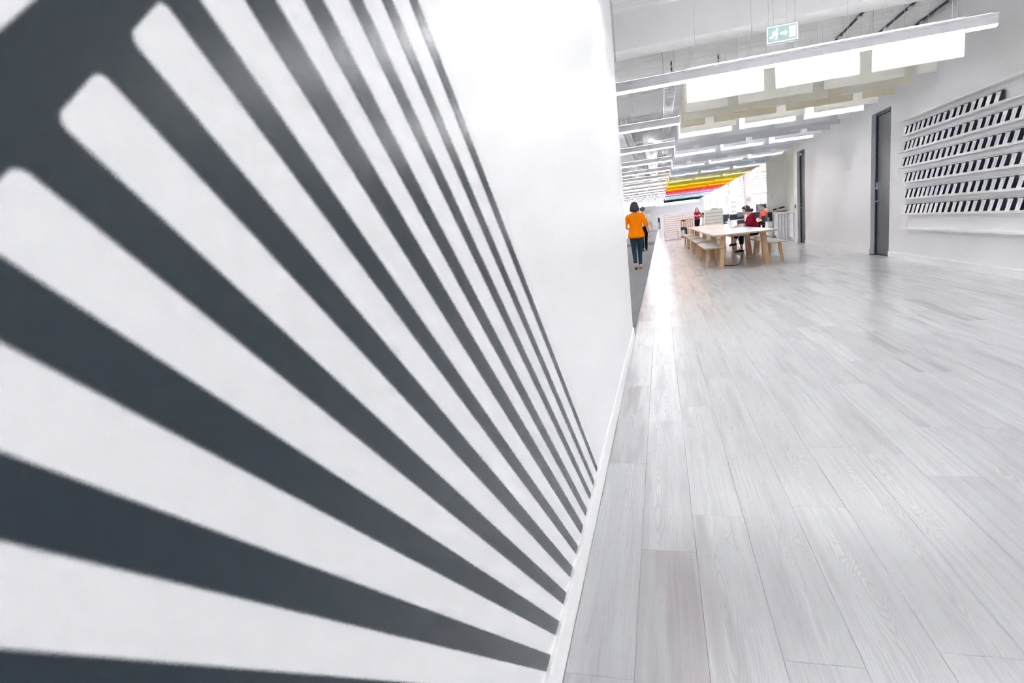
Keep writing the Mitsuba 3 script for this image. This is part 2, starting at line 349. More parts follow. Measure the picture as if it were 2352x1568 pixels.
# ------------------------------------------------------------------ hanging baffles, five rows to every light bar
ZP, BH = 2.52, 0.40
PAL = [[(250, 250, 247), (250, 250, 244), (249, 247, 238), (250, 245, 229), (247, 247, 243)]] + [[(249, 249, 249), (246, 247, 248), (245, 246, 247), (244, 245, 247), (246, 247, 249)]] * 2 + \
      [[(248, 248, 249), (238, 242, 245), (232, 238, 242), (230, 236, 241), (234, 239, 243)], [(246, 246, 246), (234, 228, 223), (236, 230, 222), (240, 236, 206), (244, 242, 196)],
       [(246, 243, 190), (230, 232, 190), (236, 226, 110), (240, 226, 70), (240, 222, 40)], [(252, 236, 100), (252, 222, 60), (252, 212, 44), (252, 204, 36), (253, 196, 40)],
       [(255, 206, 70), (255, 186, 50), (255, 160, 44), (250, 120, 60), (236, 84, 90)], [(236, 96, 124), (240, 150, 176), (244, 170, 194), (246, 196, 214), (240, 206, 226)],
       [(236, 210, 232), (222, 212, 238), (206, 208, 236), (198, 204, 234), (204, 212, 236)], [(240, 243, 248), (234, 240, 243), (230, 238, 240), (230, 238, 238), (228, 239, 237)],
       [(234, 241, 238), (226, 238, 231), (220, 234, 227), (212, 230, 219), (200, 222, 210)], [(60, 100, 84), (44, 82, 72), (34, 66, 64), (26, 52, 60), (22, 44, 60)],
       [(28, 46, 66), (34, 54, 78), (40, 62, 88), (60, 84, 108), (120, 140, 160)]]
def tone(rgb):
    r, g_, b = rgb; s = max(rgb) - min(rgb)
    if s < 12: return 'white' if r > 238 else 'pale grey'
    if r > 200 and g_ > 150 and b < 140: return 'yellow' if g_ > 222 else 'amber'
    if r > 200 and g_ < 165 and b < 80: return 'orange'
    if r > 200 and g_ < 150: return 'red'
    if r < 130: return 'dark blue' if b > g_ else 'dark green'
    if r > 225 and g_ > 200 and b < 232 and s > 12 and b <= g_: return 'cream'
    if r > g_ + 15: return 'pink'
    if b > r + 15: return 'lavender'
    return 'pale green' if g_ > r else 'taupe'
bm = {}
def baf(l):
    if l not in bm: bm[l] = mikit.ply(box(0, l, -0.014, 0.014, 0, BH, 0.004), 'm_white_matt')
    return bm[l]
WB = mikit.ply(rod([0, 0, 0], [0, 0, 1], 0.0022, 5), 'm_wire')
XA, XZ, GAP = 0.40, 3.235, 0.125
LW = (XZ - XA - 2 * GAP) / 3
for i in range(14):
    for j in range(5):
        rgb = PAL[i][j]; y = Y1 + PITCH * i + 0.14 + 0.604 * j
        mname = 'm_baffle_%d_%d_%d' % rgb
        if mname not in scene: scene[mname] = {'type': 'principledthin', 'base_color': {'type': 'rgb', 'value': lin(*rgb)}, 'roughness': 0.8, 'spec_trans': 0.0, 'diff_trans': 1.0, 'eta': 1.3}
        if j % 2 == 0: cuts = [(XA + q * (LW + GAP), LW) for q in range(3)]
        else:
            h = LW * (0.62 if j == 1 else 0.4); r = XZ - XA - h - 3 * GAP - 2 * LW
            cuts = [(XA, h), (XA + h + GAP, LW), (XA + h + LW + 2 * GAP, LW), (XA + h + 2 * LW + 3 * GAP, r)]
        for q, (x0, l) in enumerate(cuts):
            k = thing('ceiling_baffle', f'{tone(rgb)} baffle, {ORD[q]} from left, {ORD[j]} row behind the {ORD[i]} light bar', 'baffle', 'hanging acoustic baffles')
            d = dict(baf(round(l, 3))); d['bsdf'] = {'type': 'ref', 'id': mname}
            part(k, 'panel', d, None, to=T().translate([x0, y, ZP]))
            for xw in ((x0 + 0.12, x0 + l - 0.12) if l > 0.3 else (x0 + l / 2,)):
                zt = 3.295 if (y - 7.5) % 4.1 < 0.4 else (3.60 if y < 11.6 and xw < 2.04 else ZC)
                part(k, 'wire', WB, None, to=T().translate([xw, y, ZP + BH]) @ T().scale([1, 1, zt - ZP - BH]))

# ------------------------------------------------------------------ ceiling services
for i, x in enumerate((2.91, 3.54, 4.03)):
    k = thing('cable_channel', f'thin dark channel on the concrete ceiling, {ORD[i]} from the left', 'ceiling channel')
    part(k, 'rail', box(x - 0.011, x + 0.011, 8.0, 23.6, ZC - 0.032, ZC, 0.003), 'm_dark_metal')
    for y in np.arange(8.6, 14, 0.9): part(k, 'bracket', box(x - 0.03, x + 0.03, y, y + 0.09, ZC - 0.045, ZC - 0.032), 'm_grey_plastic')
for i, (x, y, rz) in enumerate(((0.31, 9.6, 0), (1.02, 9.75, 35))):
    k = thing('ceiling_bracket', ('small dark-slotted bracket hanging left of the nearest baffles', 'small dark-slotted bracket left of the exit sign')[i], 'bracket')
    b1 = cat(box(-0.014, 0.014, -0.010, 0.010, -0.16, 0.0, 0.002)); b2 = cat(box(-0.009, 0.009, -0.012, 0.012, -0.15, -0.10), box(-0.009, 0.009, -0.012, 0.012, -0.07, -0.02))
    part(k, 'bar', b1, 'm_grey_plastic', to=T().translate([x, y, 3.60])); part(k, 'slot', b2, 'm_dark_metal', to=T().translate([x, y, 3.60]))
k = thing('round_duct', 'large round white ventilation duct curving in from the right and running down the room', 'duct')
duct = np.array([[2.2, 13.13, 3.08], [1.2, 13.13, 3.08], [0.55, 13.15, 3.07], [0.10, 13.28, 3.06], [-0.10, 13.65, 3.06], [-0.12, 14.3, 3.06], [-0.12, 20, 3.06], [-0.12, 30, 3.06], [-0.12, 44, 3.06], [-0.12, 60, 3.06]])
part(k, 'pipe', tube(duct, 0.17, 28, 8), 'm_duct', True)
for y in np.arange(14.6, 60, 2.4):
    ring = trimesh.creation.annulus(0.168, 0.177, 0.05, sections=28); part(k, 'joint_ring', moved(ring, M4([1, 0, 0], [0, 0, 1], [0, -1, 0], [-0.12, y, 3.06])), 'm_duct')
def ladder(x0, x1, z, y0, y1, label, step=0.3, plate=False):
    k = thing('cable_tray', label, 'cable tray')
    part(k, 'side_rail', box(x0, x0 + 0.015, y0, y1, z, z + 0.06), 'm_duct'); part(k, 'side_rail', box(x1 - 0.015, x1, y0, y1, z, z + 0.06), 'm_duct')
    rungs = [box(x0, x1, y, y + (step * 0.6 if plate else 0.03), z, z + 0.012) for y in np.arange(y0, y1 - 0.1, step)]
    part(k, 'rungs', cat(*rungs), 'm_duct', kind='stuff', label='cross rungs')
    rods = [rod([x, y, z], [x, y, ZC], 0.005, 6) for y in np.arange(y0 + 0.5, y1, 3.1) for x in (x0 + 0.007, x1 - 0.007)]
    part(k, 'hangers', cat(*rods), 'm_wire', kind='stuff', label='thin hanger rods')
    return k
kt = ladder(0.16, 0.33, 3.02, 8.2, 50, 'white ladder cable tray along the left ends of the baffles', 0.12)
for y in np.arange(8.6, 24, 1.1):
    k = thing('spot_fitting', f'small round white fitting under the ladder tray, {ORD[int(round((y - 8.6) / 1.1))]} from the camera', 'light fitting', 'fittings under the cable tray')
    part(k, 'cup', trimesh.creation.cylinder(0.032, 0.05, sections=16, transform=M4([1, 0, 0], [0, 1, 0], [0, 0, 1], [0.245, y, 2.995])), 'm_duct', 30)
    part(k, 'lens', trimesh.creation.cylinder(0.018, 0.012, sections=12, transform=M4([1, 0, 0], [0, 1, 0], [0, 0, 1], [0.245, y, 2.967])), 'm_slot', 30)
ladder(-1.05, -0.70, 3.15, 12.5, 60, 'wide perforated white cable tray over the carpet', 0.16, True)
ladder(-0.66, -0.54, 3.20, 12.0, 60, 'narrow white cable tray beside the round duct', 0.2)
k = thing('louvre_grille', 'white louvred grille in the ceiling recess behind the second beam', 'vent grille')
part(k, 'frame', cat(box(-0.52, -0.49, 12.1, 14.0, 3.56, 3.70), box(0.40, 0.43, 12.1, 14.0, 3.56, 3.70), box(-0.49, 0.40, 12.1, 12.13, 3.56, 3.70), box(-0.49, 0.40, 13.97, 14.0, 3.56, 3.70)), 'm_duct')
for y in np.arange(12.2, 13.95, 0.14):
    part(k, 'slat', box(-0.49, 0.40, y, y + 0.10, 3.60, 3.62), 'm_duct')
for i, (y, x) in enumerate(((17.0, -0.36), (21.0, 0.0), (17.0, 0.0), (21.0, -0.36), (26.0, -0.2))):
    k = thing('air_unit', f'grey square ventilation box under the ceiling, {ORD[i]} beside the round duct', 'ventilation unit')
    part(k, 'casing', box(x - 0.16, x + 0.16, y, y + 0.9, 3.32, ZC - 0.002, 0.01), 'm_slot')
    part(k, 'face', box(x - 0.13, x + 0.13, y - 0.008, y, 3.39, 3.66), 'm_grey_plastic')

# exit sign
k = thing('exit_sign', 'hanging pale green exit sign with a running figure, an arrow and a door', 'exit sign')
Y, x0, x1, z0, z1 = 6.9, 1.212, 1.531, 2.885, 3.073
part(k, 'casing', box(x0, x1, Y, Y + 0.035, z0, z1, 0.006), 'm_lamp_body')
part(k, 'border', box(x0 + 0.010, x1 - 0.010, Y - 0.003, Y, z0 + 0.014, z1 - 0.012), 'm_white_matt', label='white border', emitter={'type': 'area', 'radiance': {'type': 'rgb', 'value': [0.22, 0.22, 0.22]}})
fx0, fx1, fz0, fz1 = x0 + 0.019, x1 - 0.020, z0 + 0.024, z1 - 0.021
part(k, 'face', box(fx0, fx1, Y - 0.005, Y - 0.003, fz0, fz1), 'm_sign_green', label='pale green face', emitter={'type': 'area', 'radiance': {'type': 'rgb', 'value': [0.035, 0.055, 0.053]}})
def glyph(polys):
    W, Hh = fx1 - fx0, fz1 - fz0
    m = extr(unary_union(polys), 0.0015)
    return moved(m, M4([1, 0, 0], [0, 0, 1], [0, -1, 0], [fx0, Y - 0.005, fz0]))
W_, H_ = fx1 - fx0, fz1 - fz0
def ln(pts, w): return sg.LineString([(a * W_, b * H_) for a, b in pts]).buffer(w * H_, cap_style=2, join_style=2)
man = [sg.Point(0.32 * W_, 0.83 * H_).buffer(0.10 * H_), sg.Polygon([(a * W_, b * H_) for a, b in ((0.17, 0.72), (0.31, 0.73), (0.31, 0.42), (0.18, 0.42))]), ln([(0.21, 0.48), (0.14, 0.33), (0.04, 0.30)], 0.075), ln([(0.27, 0.48), (0.31, 0.36), (0.27, 0.12)], 0.07), ln([(0.30, 0.62), (0.35, 0.46)], 0.05), ln([(0.19, 0.68), (0.17, 0.52)], 0.05)]
part(k, 'running_figure', glyph(man), 'm_white_matt', label='white running figure', emitter={'type': 'area', 'radiance': {'type': 'rgb', 'value': [0.22, 0.22, 0.22]}})
part(k, 'arrow', glyph([sg.Polygon([(a * W_, b * H_) for a, b in ((0.42, 0.58), (0.59, 0.58), (0.59, 0.72), (0.70, 0.49), (0.59, 0.27), (0.59, 0.40), (0.42, 0.40))])]), 'm_white_matt', label='white arrow pointing right', emitter={'type': 'area', 'radiance': {'type': 'rgb', 'value': [0.22, 0.22, 0.22]}})
part(k, 'door_symbol', glyph([sg.box(0.73 * W_, 0.12 * H_, 0.965 * W_, 0.90 * H_)]), 'm_white_matt', label='white door rectangle', emitter={'type': 'area', 'radiance': {'type': 'rgb', 'value': [0.22, 0.22, 0.22]}})
for x in (x0 + 0.03, x1 - 0.03): part(k, 'wire', rod([x, Y + 0.018, z1], [x, Y + 0.018, ZC], 0.0022, 6), 'm_wire')
single('drop_rod', cat(rod([-0.40, 7.05, 3.10], [-0.40, 7.05, ZC], 0.006), box(-0.41, -0.39, 7.04, 7.06, 3.06, 3.10)), 'm_wire', 'thin grey rod dropping from the ceiling beside the end of the striped wall', 'rod')

# ------------------------------------------------------------------ ledges and black boxes on the right wall
SH = [2.318, 2.072, 1.822, 1.568, 1.310, 1.046, 0.793, 0.545]
XF = XR - 0.125
for i, z in enumerate(SH):
    y1 = 11.08 if i < 4 else 10.95
    nm = 'topmost' if i == 0 else 'lowest' if i == 7 else ORD[i] + ' from the top'
    k = thing('wall_ledge', f'long thin white wall ledge {"holding black boxes" if 0 < i < 7 else "left empty"}, {nm}', 'shelf', 'white wall ledges')
    part(k, 'board', box(XF, XR, 4.5, y1, z, z + 0.020, 0.002), 'm_trim')
    part(k, 'lip', box(XF, XF + 0.008, 4.5, y1, z + 0.020, z + 0.030, 0.001), 'm_trim')
    part(k, 'back_rail', box(XR - 0.012, XR, 4.5, y1, z - 0.06, z, 0.002), 'm_trim')
# wedge box: front leans back against the wall
bw, bh, db, dt = 0.104, 0.150, 0.066, 0.028
def wedge(w, h, d0, d1, y0=0.0, x0=0.0, z0=0.0):
    return hull([[x0, y, z] for y in (y0, y0 + w) for z in (z0, z0 + h)] + [[x0 - d0, y, z0] for y in (y0, y0 + w)] + [[x0 - d1, y, z0 + h] for y in (y0, y0 + w)])
wm = mikit.ply(wedge(bw, bh, db, dt), 'm_black_satin')
fn = np.array([-bh, 0, -(db - dt)]); fn /= np.linalg.norm(fn)
if fn[0] > 0: fn = -fn
fn = np.array([-bh, 0, (db - dt)]); fn /= np.linalg.norm(fn)
up_ = np.array([(db - dt), 0, bh]); up_ /= np.linalg.norm(up_); slant = math.hypot(bh, db - dt)
def on_front(poly, h):   # poly in (across y, up the slope)
    return moved(extr(poly, h), M4([0, 1, 0], up_, fn if np.dot(np.cross([0, 1, 0], up_), fn) > 0 else fn, [-db, 0, 0]))
def fix(m): m.fix_normals(); return m
cover = mikit.ply(fix(on_front(sg.box(0.009, 0.004, bw - 0.003, slant - 0.009), 0.0012)), 'm_laminate')
def scribble(seed):
    r = random.Random(seed); pts = [(bw * (0.36 + 0.28 * r.random()), slant * (0.15 + 0.7 * q / 5)) for q in range(6)]
    return sg.LineString(pts).buffer(0.0032)
marks = [mikit.ply(fix(on_front(scribble(s), 0.0018)), 'm_pink' if s == 5 else 'm_mark') for s in range(8)]
TAGS = [mikit.ply(fix(on_front(sg.box(bw * 0.3, slant * q, bw * 0.98, slant * (q + 0.3)), 0.006)), 'm_white_matt') for q in (0.1, 0.65)]
COUNT = [16, 24, 24, 24, 24, 24]
for row in range(6):
    z = SH[row + 1] + 0.020; start = 10.97 + (0.06, 0.10, 0.12, 0.03, 0.0, -0.02)[row]
    y = start; r = random.Random(40 + row)
    for n in range(COUNT[row]):
        if y < 6.6: break
        kk = thing('wedge_box', f'black wedge box with white front, {ORD[n]} from far end, {ORD[row + 1]} ledge from top', 'box', 'black boxes on the wall ledges')
        to = T().translate([XR - 0.0125, y - bw, z])
        part(kk, 'body', wm, None, to=to); part(kk, 'cover', cover, None, to=to, label='white front cover')
        if (row, n) in ((1, 3), (1, 4), (2, 4)): part(kk, 'tag', TAGS[(row + n) % 2], None, to=to, label='white tag stuck on the front')
        part(kk, 'print', marks[(n * 3 + row * 5) % 8], None, to=to)
        y -= 0.158 + r.uniform(-0.012, 0.026) + (0.02 if n > 6 else 0)
k = thing('wall_switch', 'white light switch between the grey door and the wall ledges', 'switch')
part(k, 'plate', box(XR - 0.010, XR, 11.35, 11.41, 1.455, 1.567, 0.003), 'm_trim'); part(k, 'rocker', box(XR - 0.014, XR - 0.010, 11.366, 11.394, 1.49, 1.53, 0.001), 'm_pale')
k = thing('card_reader', 'small black card reader beside the farther grey door', 'card reader')
part(k, 'case', box(XR - 0.022, XR, 19.02, 19.075, 1.055, 1.165, 0.004), 'm_black'); part(k, 'led', box(XR - 0.024, XR - 0.022, 19.04, 19.055, 1.14, 1.15), 'm_slot')

# ------------------------------------------------------------------ long communal table and benches
k = thing('communal_table', 'very long white-topped communal table on angled oak legs', 'table')
TX0, TX1, TY0, TY1, TZ = 1.085, 2.335, 12.46, 24.85, 0.72
def slab(x0, x1, y0, y1, z0, z1, r):
    return moved(extr(sg.box(x0 + r, y0 + r, x1 - r, y1 - r).buffer(r, quad_segs=8), z1 - z0), M4([1, 0, 0], [0, 1, 0], [0, 0, 1], [0, 0, z0]))
part(k, 'edge_board', slab(TX0, TX1, TY0, TY1, TZ - 0.032, TZ - 0.003, 0.09), 'm_oak', label='plywood core edge')
part(k, 'top', slab(TX0, TX1, TY0, TY1, TZ - 0.003, TZ, 0.09), 'm_laminate', label='white laminate top')
for y in (12.87, 15.22, 18.15, 21.1, 24.2):
    for s in (-1, 1):
        xc = (TX0 + TX1) / 2 + s * 0.40; xf = (TX0 + TX1) / 2 + s * 0.455
        for d in (-1, 1):
            dd = d * (0.14 if y < 14 else 0.2)
            part(k, 'leg', plank([xc + 0.0 * s, y + dd * 0.25, TZ - 0.032], [xf, y + dd, 0], [0.94, 0.34 * s * -d, 0], [-0.34 * s * -d, 0.94, 0], (0.046, 0.030), (0.042, 0.027)), 'm_oak')
part(k, 'cable_box', cat(box(1.56, 1.95, 13.7, 16.3, 0.60, 0.61), box(1.56, 1.57, 13.7, 16.3, 0.61, 0.688), box(1.94, 1.95, 13.7, 16.3, 0.61, 0.688), box(1.57, 1.94, 13.7, 13.71, 0.61, 0.688), box(1.57, 1.94, 16.29, 16.3, 0.61, 0.688)), 'm_grey_plastic', label='grey cable tray under the top')
def bench(x0, x1, y0, y1, label):
    k = thing('bench', label, 'bench', 'benches at the communal table')
    part(k, 'seat_board', slab(x0, x1, y0, y1, 0.420, 0.445, 0.035), 'm_oak', label='plywood seat board'); part(k, 'seat_top', slab(x0, x1, y0, y1, 0.445, 0.450, 0.035), 'm_seat', label='pale grey seat surface')
    for sx in (-1, 1):
        for sy in (-1, 1):
            xc, yc = (x0 + x1) / 2, (y0 + y1) / 2; hx, hy = (x1 - x0) / 2, (y1 - y0) / 2
            part(k, 'leg', plank([xc + sx * (hx - 0.095), yc + sy * (hy - 0.36), 0.42], [xc + sx * (hx - 0.05), yc + sy * (hy - 0.24), 0], [1, 0, 0], [0, 1, 0], (0.034, 0.034), (0.027, 0.027)), 'm_oak')
for i, y in enumerate((12.76, 15.80, 18.90, 22.00)):
    bench(0.905, 1.285, y, y + 2.5, f'pale grey oak-legged bench on the left of the long table, {ORD[i]} from the camera')
bench(2.19, 2.57, 12.76, 15.26, 'pale grey oak-legged bench on the right of the long table, nearest the camera')
bench(2.45, 2.83, 15.82, 18.32, 'oak-legged bench under the seated woman in red')
single('power_cable', tube([[1.94, 16.2, 0.60], [2.05, 16.28, 0.42], [2.17, 16.5, 0.12], [2.19, 16.45, 0.012], [2.02, 15.49, 0.009], [1.85, 14.37, 0.009], [1.70, 13.41, 0.009], [1.55, 12.90, 0.009], [1.42, 12.98, 0.009], [1.33, 13.05, 0.009]], 0.009, 8, 8), 'm_black', 'black power cable trailing from under the long table across the floor', 'cable', smooth=True)
k = thing('laptop', 'open silver laptop in front of the woman in red', 'laptop')
part(k, 'base', box(1.93, 2.15, 16.62, 16.95, TZ, TZ + 0.016, 0.004), 'm_grey_plastic')
part(k, 'keyboard', box(1.97, 2.06, 16.65, 16.92, TZ + 0.016, TZ + 0.018), 'm_slot')
sc_ = box(-0.006, 0.0, 16.62, 16.95, 0, 0.22, 0.002); rot = trimesh.transformations.rotation_matrix(-0.5, [0, 1, 0]); rot[:3, 3] = [1.932, 0, TZ + 0.014]
part(k, 'lid', moved(sc_, rot), 'm_pale'); part(k, 'screen', moved(box(0.0, 0.001, 16.635, 16.935, 0.012, 0.205), rot), 'm_screen')
k = thing('mug', 'white mug with a small dark slash beside the laptop', 'mug')
cup = trimesh.creation.annulus(0.036, 0.042, 0.095, sections=24); cup.apply_translation([2.21, 16.55, TZ + 0.0475])
part(k, 'cup', cat(cup, trimesh.creation.cylinder(0.037, 0.006, sections=24, transform=M4([1, 0, 0], [0, 1, 0], [0, 0, 1], [2.21, 16.55, TZ + 0.003]))), 'm_laminate', 40)
part(k, 'handle', tube([[2.250, 16.55, TZ + 0.075], [2.275, 16.55, TZ + 0.07], [2.278, 16.55, TZ + 0.045], [2.250, 16.55, TZ + 0.025]], 0.006, 8, 5), 'm_laminate', True)
part(k, 'slash', hull([[2.19 + a, 16.505 + c, TZ + z] for c in (0, 0.004) for a, z in ((0, 0.025), (0.01, 0.025), (0.03, 0.07), (0.04, 0.07))]), 'm_mark')

# ------------------------------------------------------------------ alcove counter
k = thing('counter', 'white fluted counter with a pale wood edge in the right-hand alcove', 'counter')
CX = 4.19
part(k, 'worktop', box(CX - 0.03, 4.80, 19.25, 23.14, 0.945, 0.965, 0.003), 'm_laminate'); part(k, 'wood_edge', box(CX - 0.032, 4.79, 19.25, 23.14, 0.905, 0.945, 0.002), 'm_pale_wood', label='pale wood edge')
part(k, 'carcass', box(CX + 0.05, 4.78, 19.3, 23.10, 0.0, 0.905), 'm_pale')
pe = np.linspace(20.40, 22.35, 5)
for a, b in zip(pe[:-1], pe[1:]):
    part(k, 'fluted_panel', box(CX + 0.035, CX + 0.052, a + 0.035, b - 0.035, 0.0, 0.905), 'm_grey_plastic'); part(k, 'fin', box(CX - 0.01, CX + 0.05, b - 0.035, b + 0.035, 0, 0.905, 0.003), 'm_laminate')
part(k, 'end_panel', box(CX - 0.01, CX + 0.05, 22.40, 23.10, 0.10, 0.905, 0.003), 'm_laminate')
dr_ = part(k, 'drawer_front', box(CX - 0.01, CX + 0.05, 19.86, 20.36, 0.12, 0.90, 0.003), 'm_laminate')
for z in (0.62, 0.36): part(dr_, 'groove', box(CX - 0.012, CX - 0.009, 19.88, 20.34, z, z + 0.012), 'm_slot')
k = thing('drawer_cabinet', 'low white drawer cabinet at the far end of the counter', 'cabinet')
part(k, 'carcass', box(3.99, 4.16, 23.18, 23.72, 0.02, 0.64, 0.003), 'm_laminate')
for z in (0.05, 0.24, 0.43):
    d_ = part(k, 'drawer', box(4.0, 4.15, 23.16, 23.18, z, z + 0.17, 0.002), 'm_pale'); part(d_, 'knob', trimesh.creation.icosphere(1, 0.010).apply_translation([4.075, 23.15, z + 0.1]), 'm_slot', True)
k = thing('coffee_machine', 'black machine standing on the low white drawer cabinet', 'machine')
part(k, 'body', cat(box(4.0, 4.15, 23.20, 23.66, 0.64, 0.99, 0.01), box(4.02, 4.13, 23.17, 23.2, 0.86, 0.97, 0.004)), 'm_black'); part(k, 'panel', box(4.0, 4.05, 23.19, 23.2, 0.66, 0.80), 'm_slot', label='grey front panel')
single('serving_mat', box(4.17, 4.36, 21.6, 23.1, 0.965, 0.995, 0.008), 'm_black', 'black flat case lying on the far half of the counter', 'case')
k = thing('wall_rail', 'black rail with two dark grips on the alcove end wall above the counter', 'rail')
part(k, 'bar', rod([4.28, 23.72, 1.06], [4.70, 23.72, 1.13], 0.012), 'm_grey_plastic'); part(k, 'grip', rod([4.28, 23.715, 1.055], [4.40, 23.715, 1.08], 0.026, 10), 'm_black'); part(k, 'grip', rod([4.50, 23.715, 1.095], [4.68, 23.715, 1.126], 0.026, 10), 'm_black')
for x in (4.33, 4.62): part(k, 'mount', box(x - 0.01, x + 0.01, 23.72, 23.75, 1.06 + (x - 4.28) * 0.167, 1.08 + (x - 4.28) * 0.167), 'm_slot')
k = thing('desk_lamp', 'small grey gooseneck lamp on the near end of the counter', 'lamp')
part(k, 'base', trimesh.creation.cylinder(0.05, 0.03, sections=16, transform=M4([1, 0, 0], [0, 1, 0], [0, 0, 1], [4.36, 20.5, 0.98])), 'm_slot')
part(k, 'neck', tube([[4.36, 20.5, 0.99], [4.37, 20.5, 1.10], [4.42, 20.5, 1.16], [4.45, 20.5, 1.15]], 0.006), 'm_slot', True); part(k, 'head', trimesh.creation.icosphere(2, 0.024).apply_translation([4.455, 20.5, 1.145]), 'm_dark_metal', True)
k = thing('wall_socket', 'white switch plate on the alcove end wall', 'switch'); part(k, 'plate', box(4.21, 4.29, 23.742, 23.75, 1.47, 1.60, 0.002), 'm_pale'); part(k, 'rocker', box(4.235, 4.265, 23.738, 23.742, 1.50, 1.57, 0.001), 'm_grey_plastic')

# ------------------------------------------------------------------ lockers and partitions in mid distance
def slatted(name, x0, x1, y, d, h, label, n=9, side=True):
    k = thing(name, label, 'cabinet')
    part(k, 'carcass', box(x0, x1, y + 0.015, y + d, 0.03, h, 0.004), 'm_pale')
    e = np.linspace(0.06, h - 0.02, n + 1)
    for a, b in zip(e[:-1], e[1:]): part(k, 'slat', box(x0 + 0.03, x1 - 0.03, y - 0.008, y + 0.015, a + 0.012, b - 0.008, 0.003), 'm_trim')
    for xx in (x0, x1 - 0.028): part(k, 'stile', box(xx, xx + 0.028, y - 0.012, y + 0.015, 0.03, h), 'm_laminate')
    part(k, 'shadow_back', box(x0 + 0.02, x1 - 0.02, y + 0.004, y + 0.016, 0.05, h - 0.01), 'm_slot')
    part(k, 'plinth', box(x0 + 0.03, x1 - 0.03, y + 0.05, y + d - 0.02, 0, 0.03), 'm_slot')
    return k
slatted('slatted_cabinet', 0.20, 1.075, 31.8, 1.0, 1.39, 'tall white slatted cabinet beside the carpet walkway', 11)
slatted('slatted_cabinet', 1.10, 2.02, 35.6, 0.5, 1.43, 'white slatted cabinet behind the high wooden bench', 10)
slatted('slatted_cabinet', 1.89, 2.63, 25.6, 0.45, 1.37, 'white slatted cabinet beyond the far end of the long table', 9)
single('clipboard', box(2.20, 2.42, 25.8, 25.9, 1.372, 1.392, 0.004), 'm_black', 'black flat case lying on top of the slatted cabinet near the long table', 'case')
k = thing('low_wall', 'low white partition across the room behind the slatted cabinets', 'partition')
part(k, 'panel', box(-0.10, 2.25, 38.2, 38.3, 0, 1.52, 0.004), 'm_white_wall'); part(k, 'cap', box(-0.12, 2.27, 38.18, 38.32, 1.52, 1.55, 0.003), 'm_pale')
k = thing('trolley', 'white trolley with a thin grey frame in front of the slatted cabinet', 'trolley')
for x in (0.19, 0.88):
    for y in (30.45, 30.95): part(k, 'leg', rod([x, y, 0.03], [x, y, 0.53], 0.012), 'm_slot'); part(k, 'castor', rod([x - 0.012, y, 0.03], [x + 0.012, y, 0.03], 0.03, 12), 'm_slot')
part(k, 'shelf', box(0.18, 0.89, 30.44, 30.96, 0.09, 0.115, 0.003), 'm_laminate'); part(k, 'tray', box(0.18, 0.89, 30.44, 30.96, 0.50, 0.53, 0.003), 'm_laminate')
single('paper_stack', box(0.42, 0.70, 30.5, 30.85, 0.115, 0.24, 0.006), 'm_laminate', 'white paper stack on the lower shelf of the trolley', 'paper')
k = thing('display_stand', 'dark narrow poster stand beside the carpet edge in the distance', 'stand')
part(k, 'board', box(-0.13, 0.0, 36.6, 36.63, 0.62, 1.30, 0.004), 'm_dark_metal'); part(k, 'sheet', box(-0.115, -0.06, 36.592, 36.6, 0.65, 1.02), 'm_pale'); part(k, 'post', box(-0.08, -0.05, 36.62, 36.65, 0.02, 0.62), 'm_pale'); part(k, 'foot', box(-0.14, 0.01, 36.5, 36.75, 0, 0.02, 0.004), 'm_pale')
# high wooden bench
k = thing('high_bench', 'high pale-topped work bench on wide wooden legs', 'table')
part(k, 'top', box(1.15, 1.92, 33.85, 34.9, 1.00, 1.04, 0.004), 'm_oak')
for x in (1.45, 1.58, 1.70, 1.82): part(k, 'leg', plank([x - 0.02, 34.0, 1.0], [x + 0.02, 34.0, 0], [1, 0, 0], [0, 1, 0], (0.03, 0.05)), 'm_oak')
for x in (1.22, 1.36): part(k, 'leg', plank([x, 34.7, 1.0], [x, 34.7, 0], [1, 0, 0], [0, 1, 0], (0.03, 0.05)), 'm_oak')
part(k, 'dark_rail', box(1.2, 1.42, 33.9, 34.2, 0.94, 1.0, 0.004), 'm_black')
single('water_bottle', trimesh.creation.cylinder(0.04, 0.2, sections=16, transform=M4([1, 0, 0], [0, 1, 0], [0, 0, 1], [1.28, 34.1, 1.14])), 'm_laminate', 'white bottle standing on the high work bench', 'bottle', smooth=30)

# columns with posters
COLS = [(4.00, 4.36, 29.0, 'nearest the alcove'), (3.98, 4.40, 35.0, 'with three blue-grey boards'), (3.94, 4.35, 41.0, 'third from the alcove'), (3.94, 4.35, 47.0, 'fourth from the alcove'), (3.94, 4.35, 53.0, 'fifth from the alcove')]
for a, b, y, w in COLS:
    k = thing('column', f'square white column in the open office, {w}', 'column')
    part(k, 'shaft', box(a, b, y, y + 0.4, 0, ZC, 0.01), 'm_white_wall'); part(k, 'skirting', box(a - 0.012, b + 0.012, y - 0.012, y + 0.412, 0, 0.1, 0.003), 'm_trim')
for i, z in enumerate((1.60, 1.35, 1.10)):
    k = thing('notice_board', f'small blue-grey board on the white column, {("top", "middle", "bottom")[i]} of three', 'sign board', 'blue-grey boards on the column')
    part(k, 'plate', box(4.06, 4.36, 34.985, 35.0, z, z + 0.17, 0.004), 'm_board_blue'); part(k, 'text_lines', cat(*[box(4.11, 4.31 - 0.05 * j, 34.982, 34.985, z + 0.11 - 0.035 * j, z + 0.125 - 0.035 * j) for j in range(3)]), 'm_slot', kind='stuff')
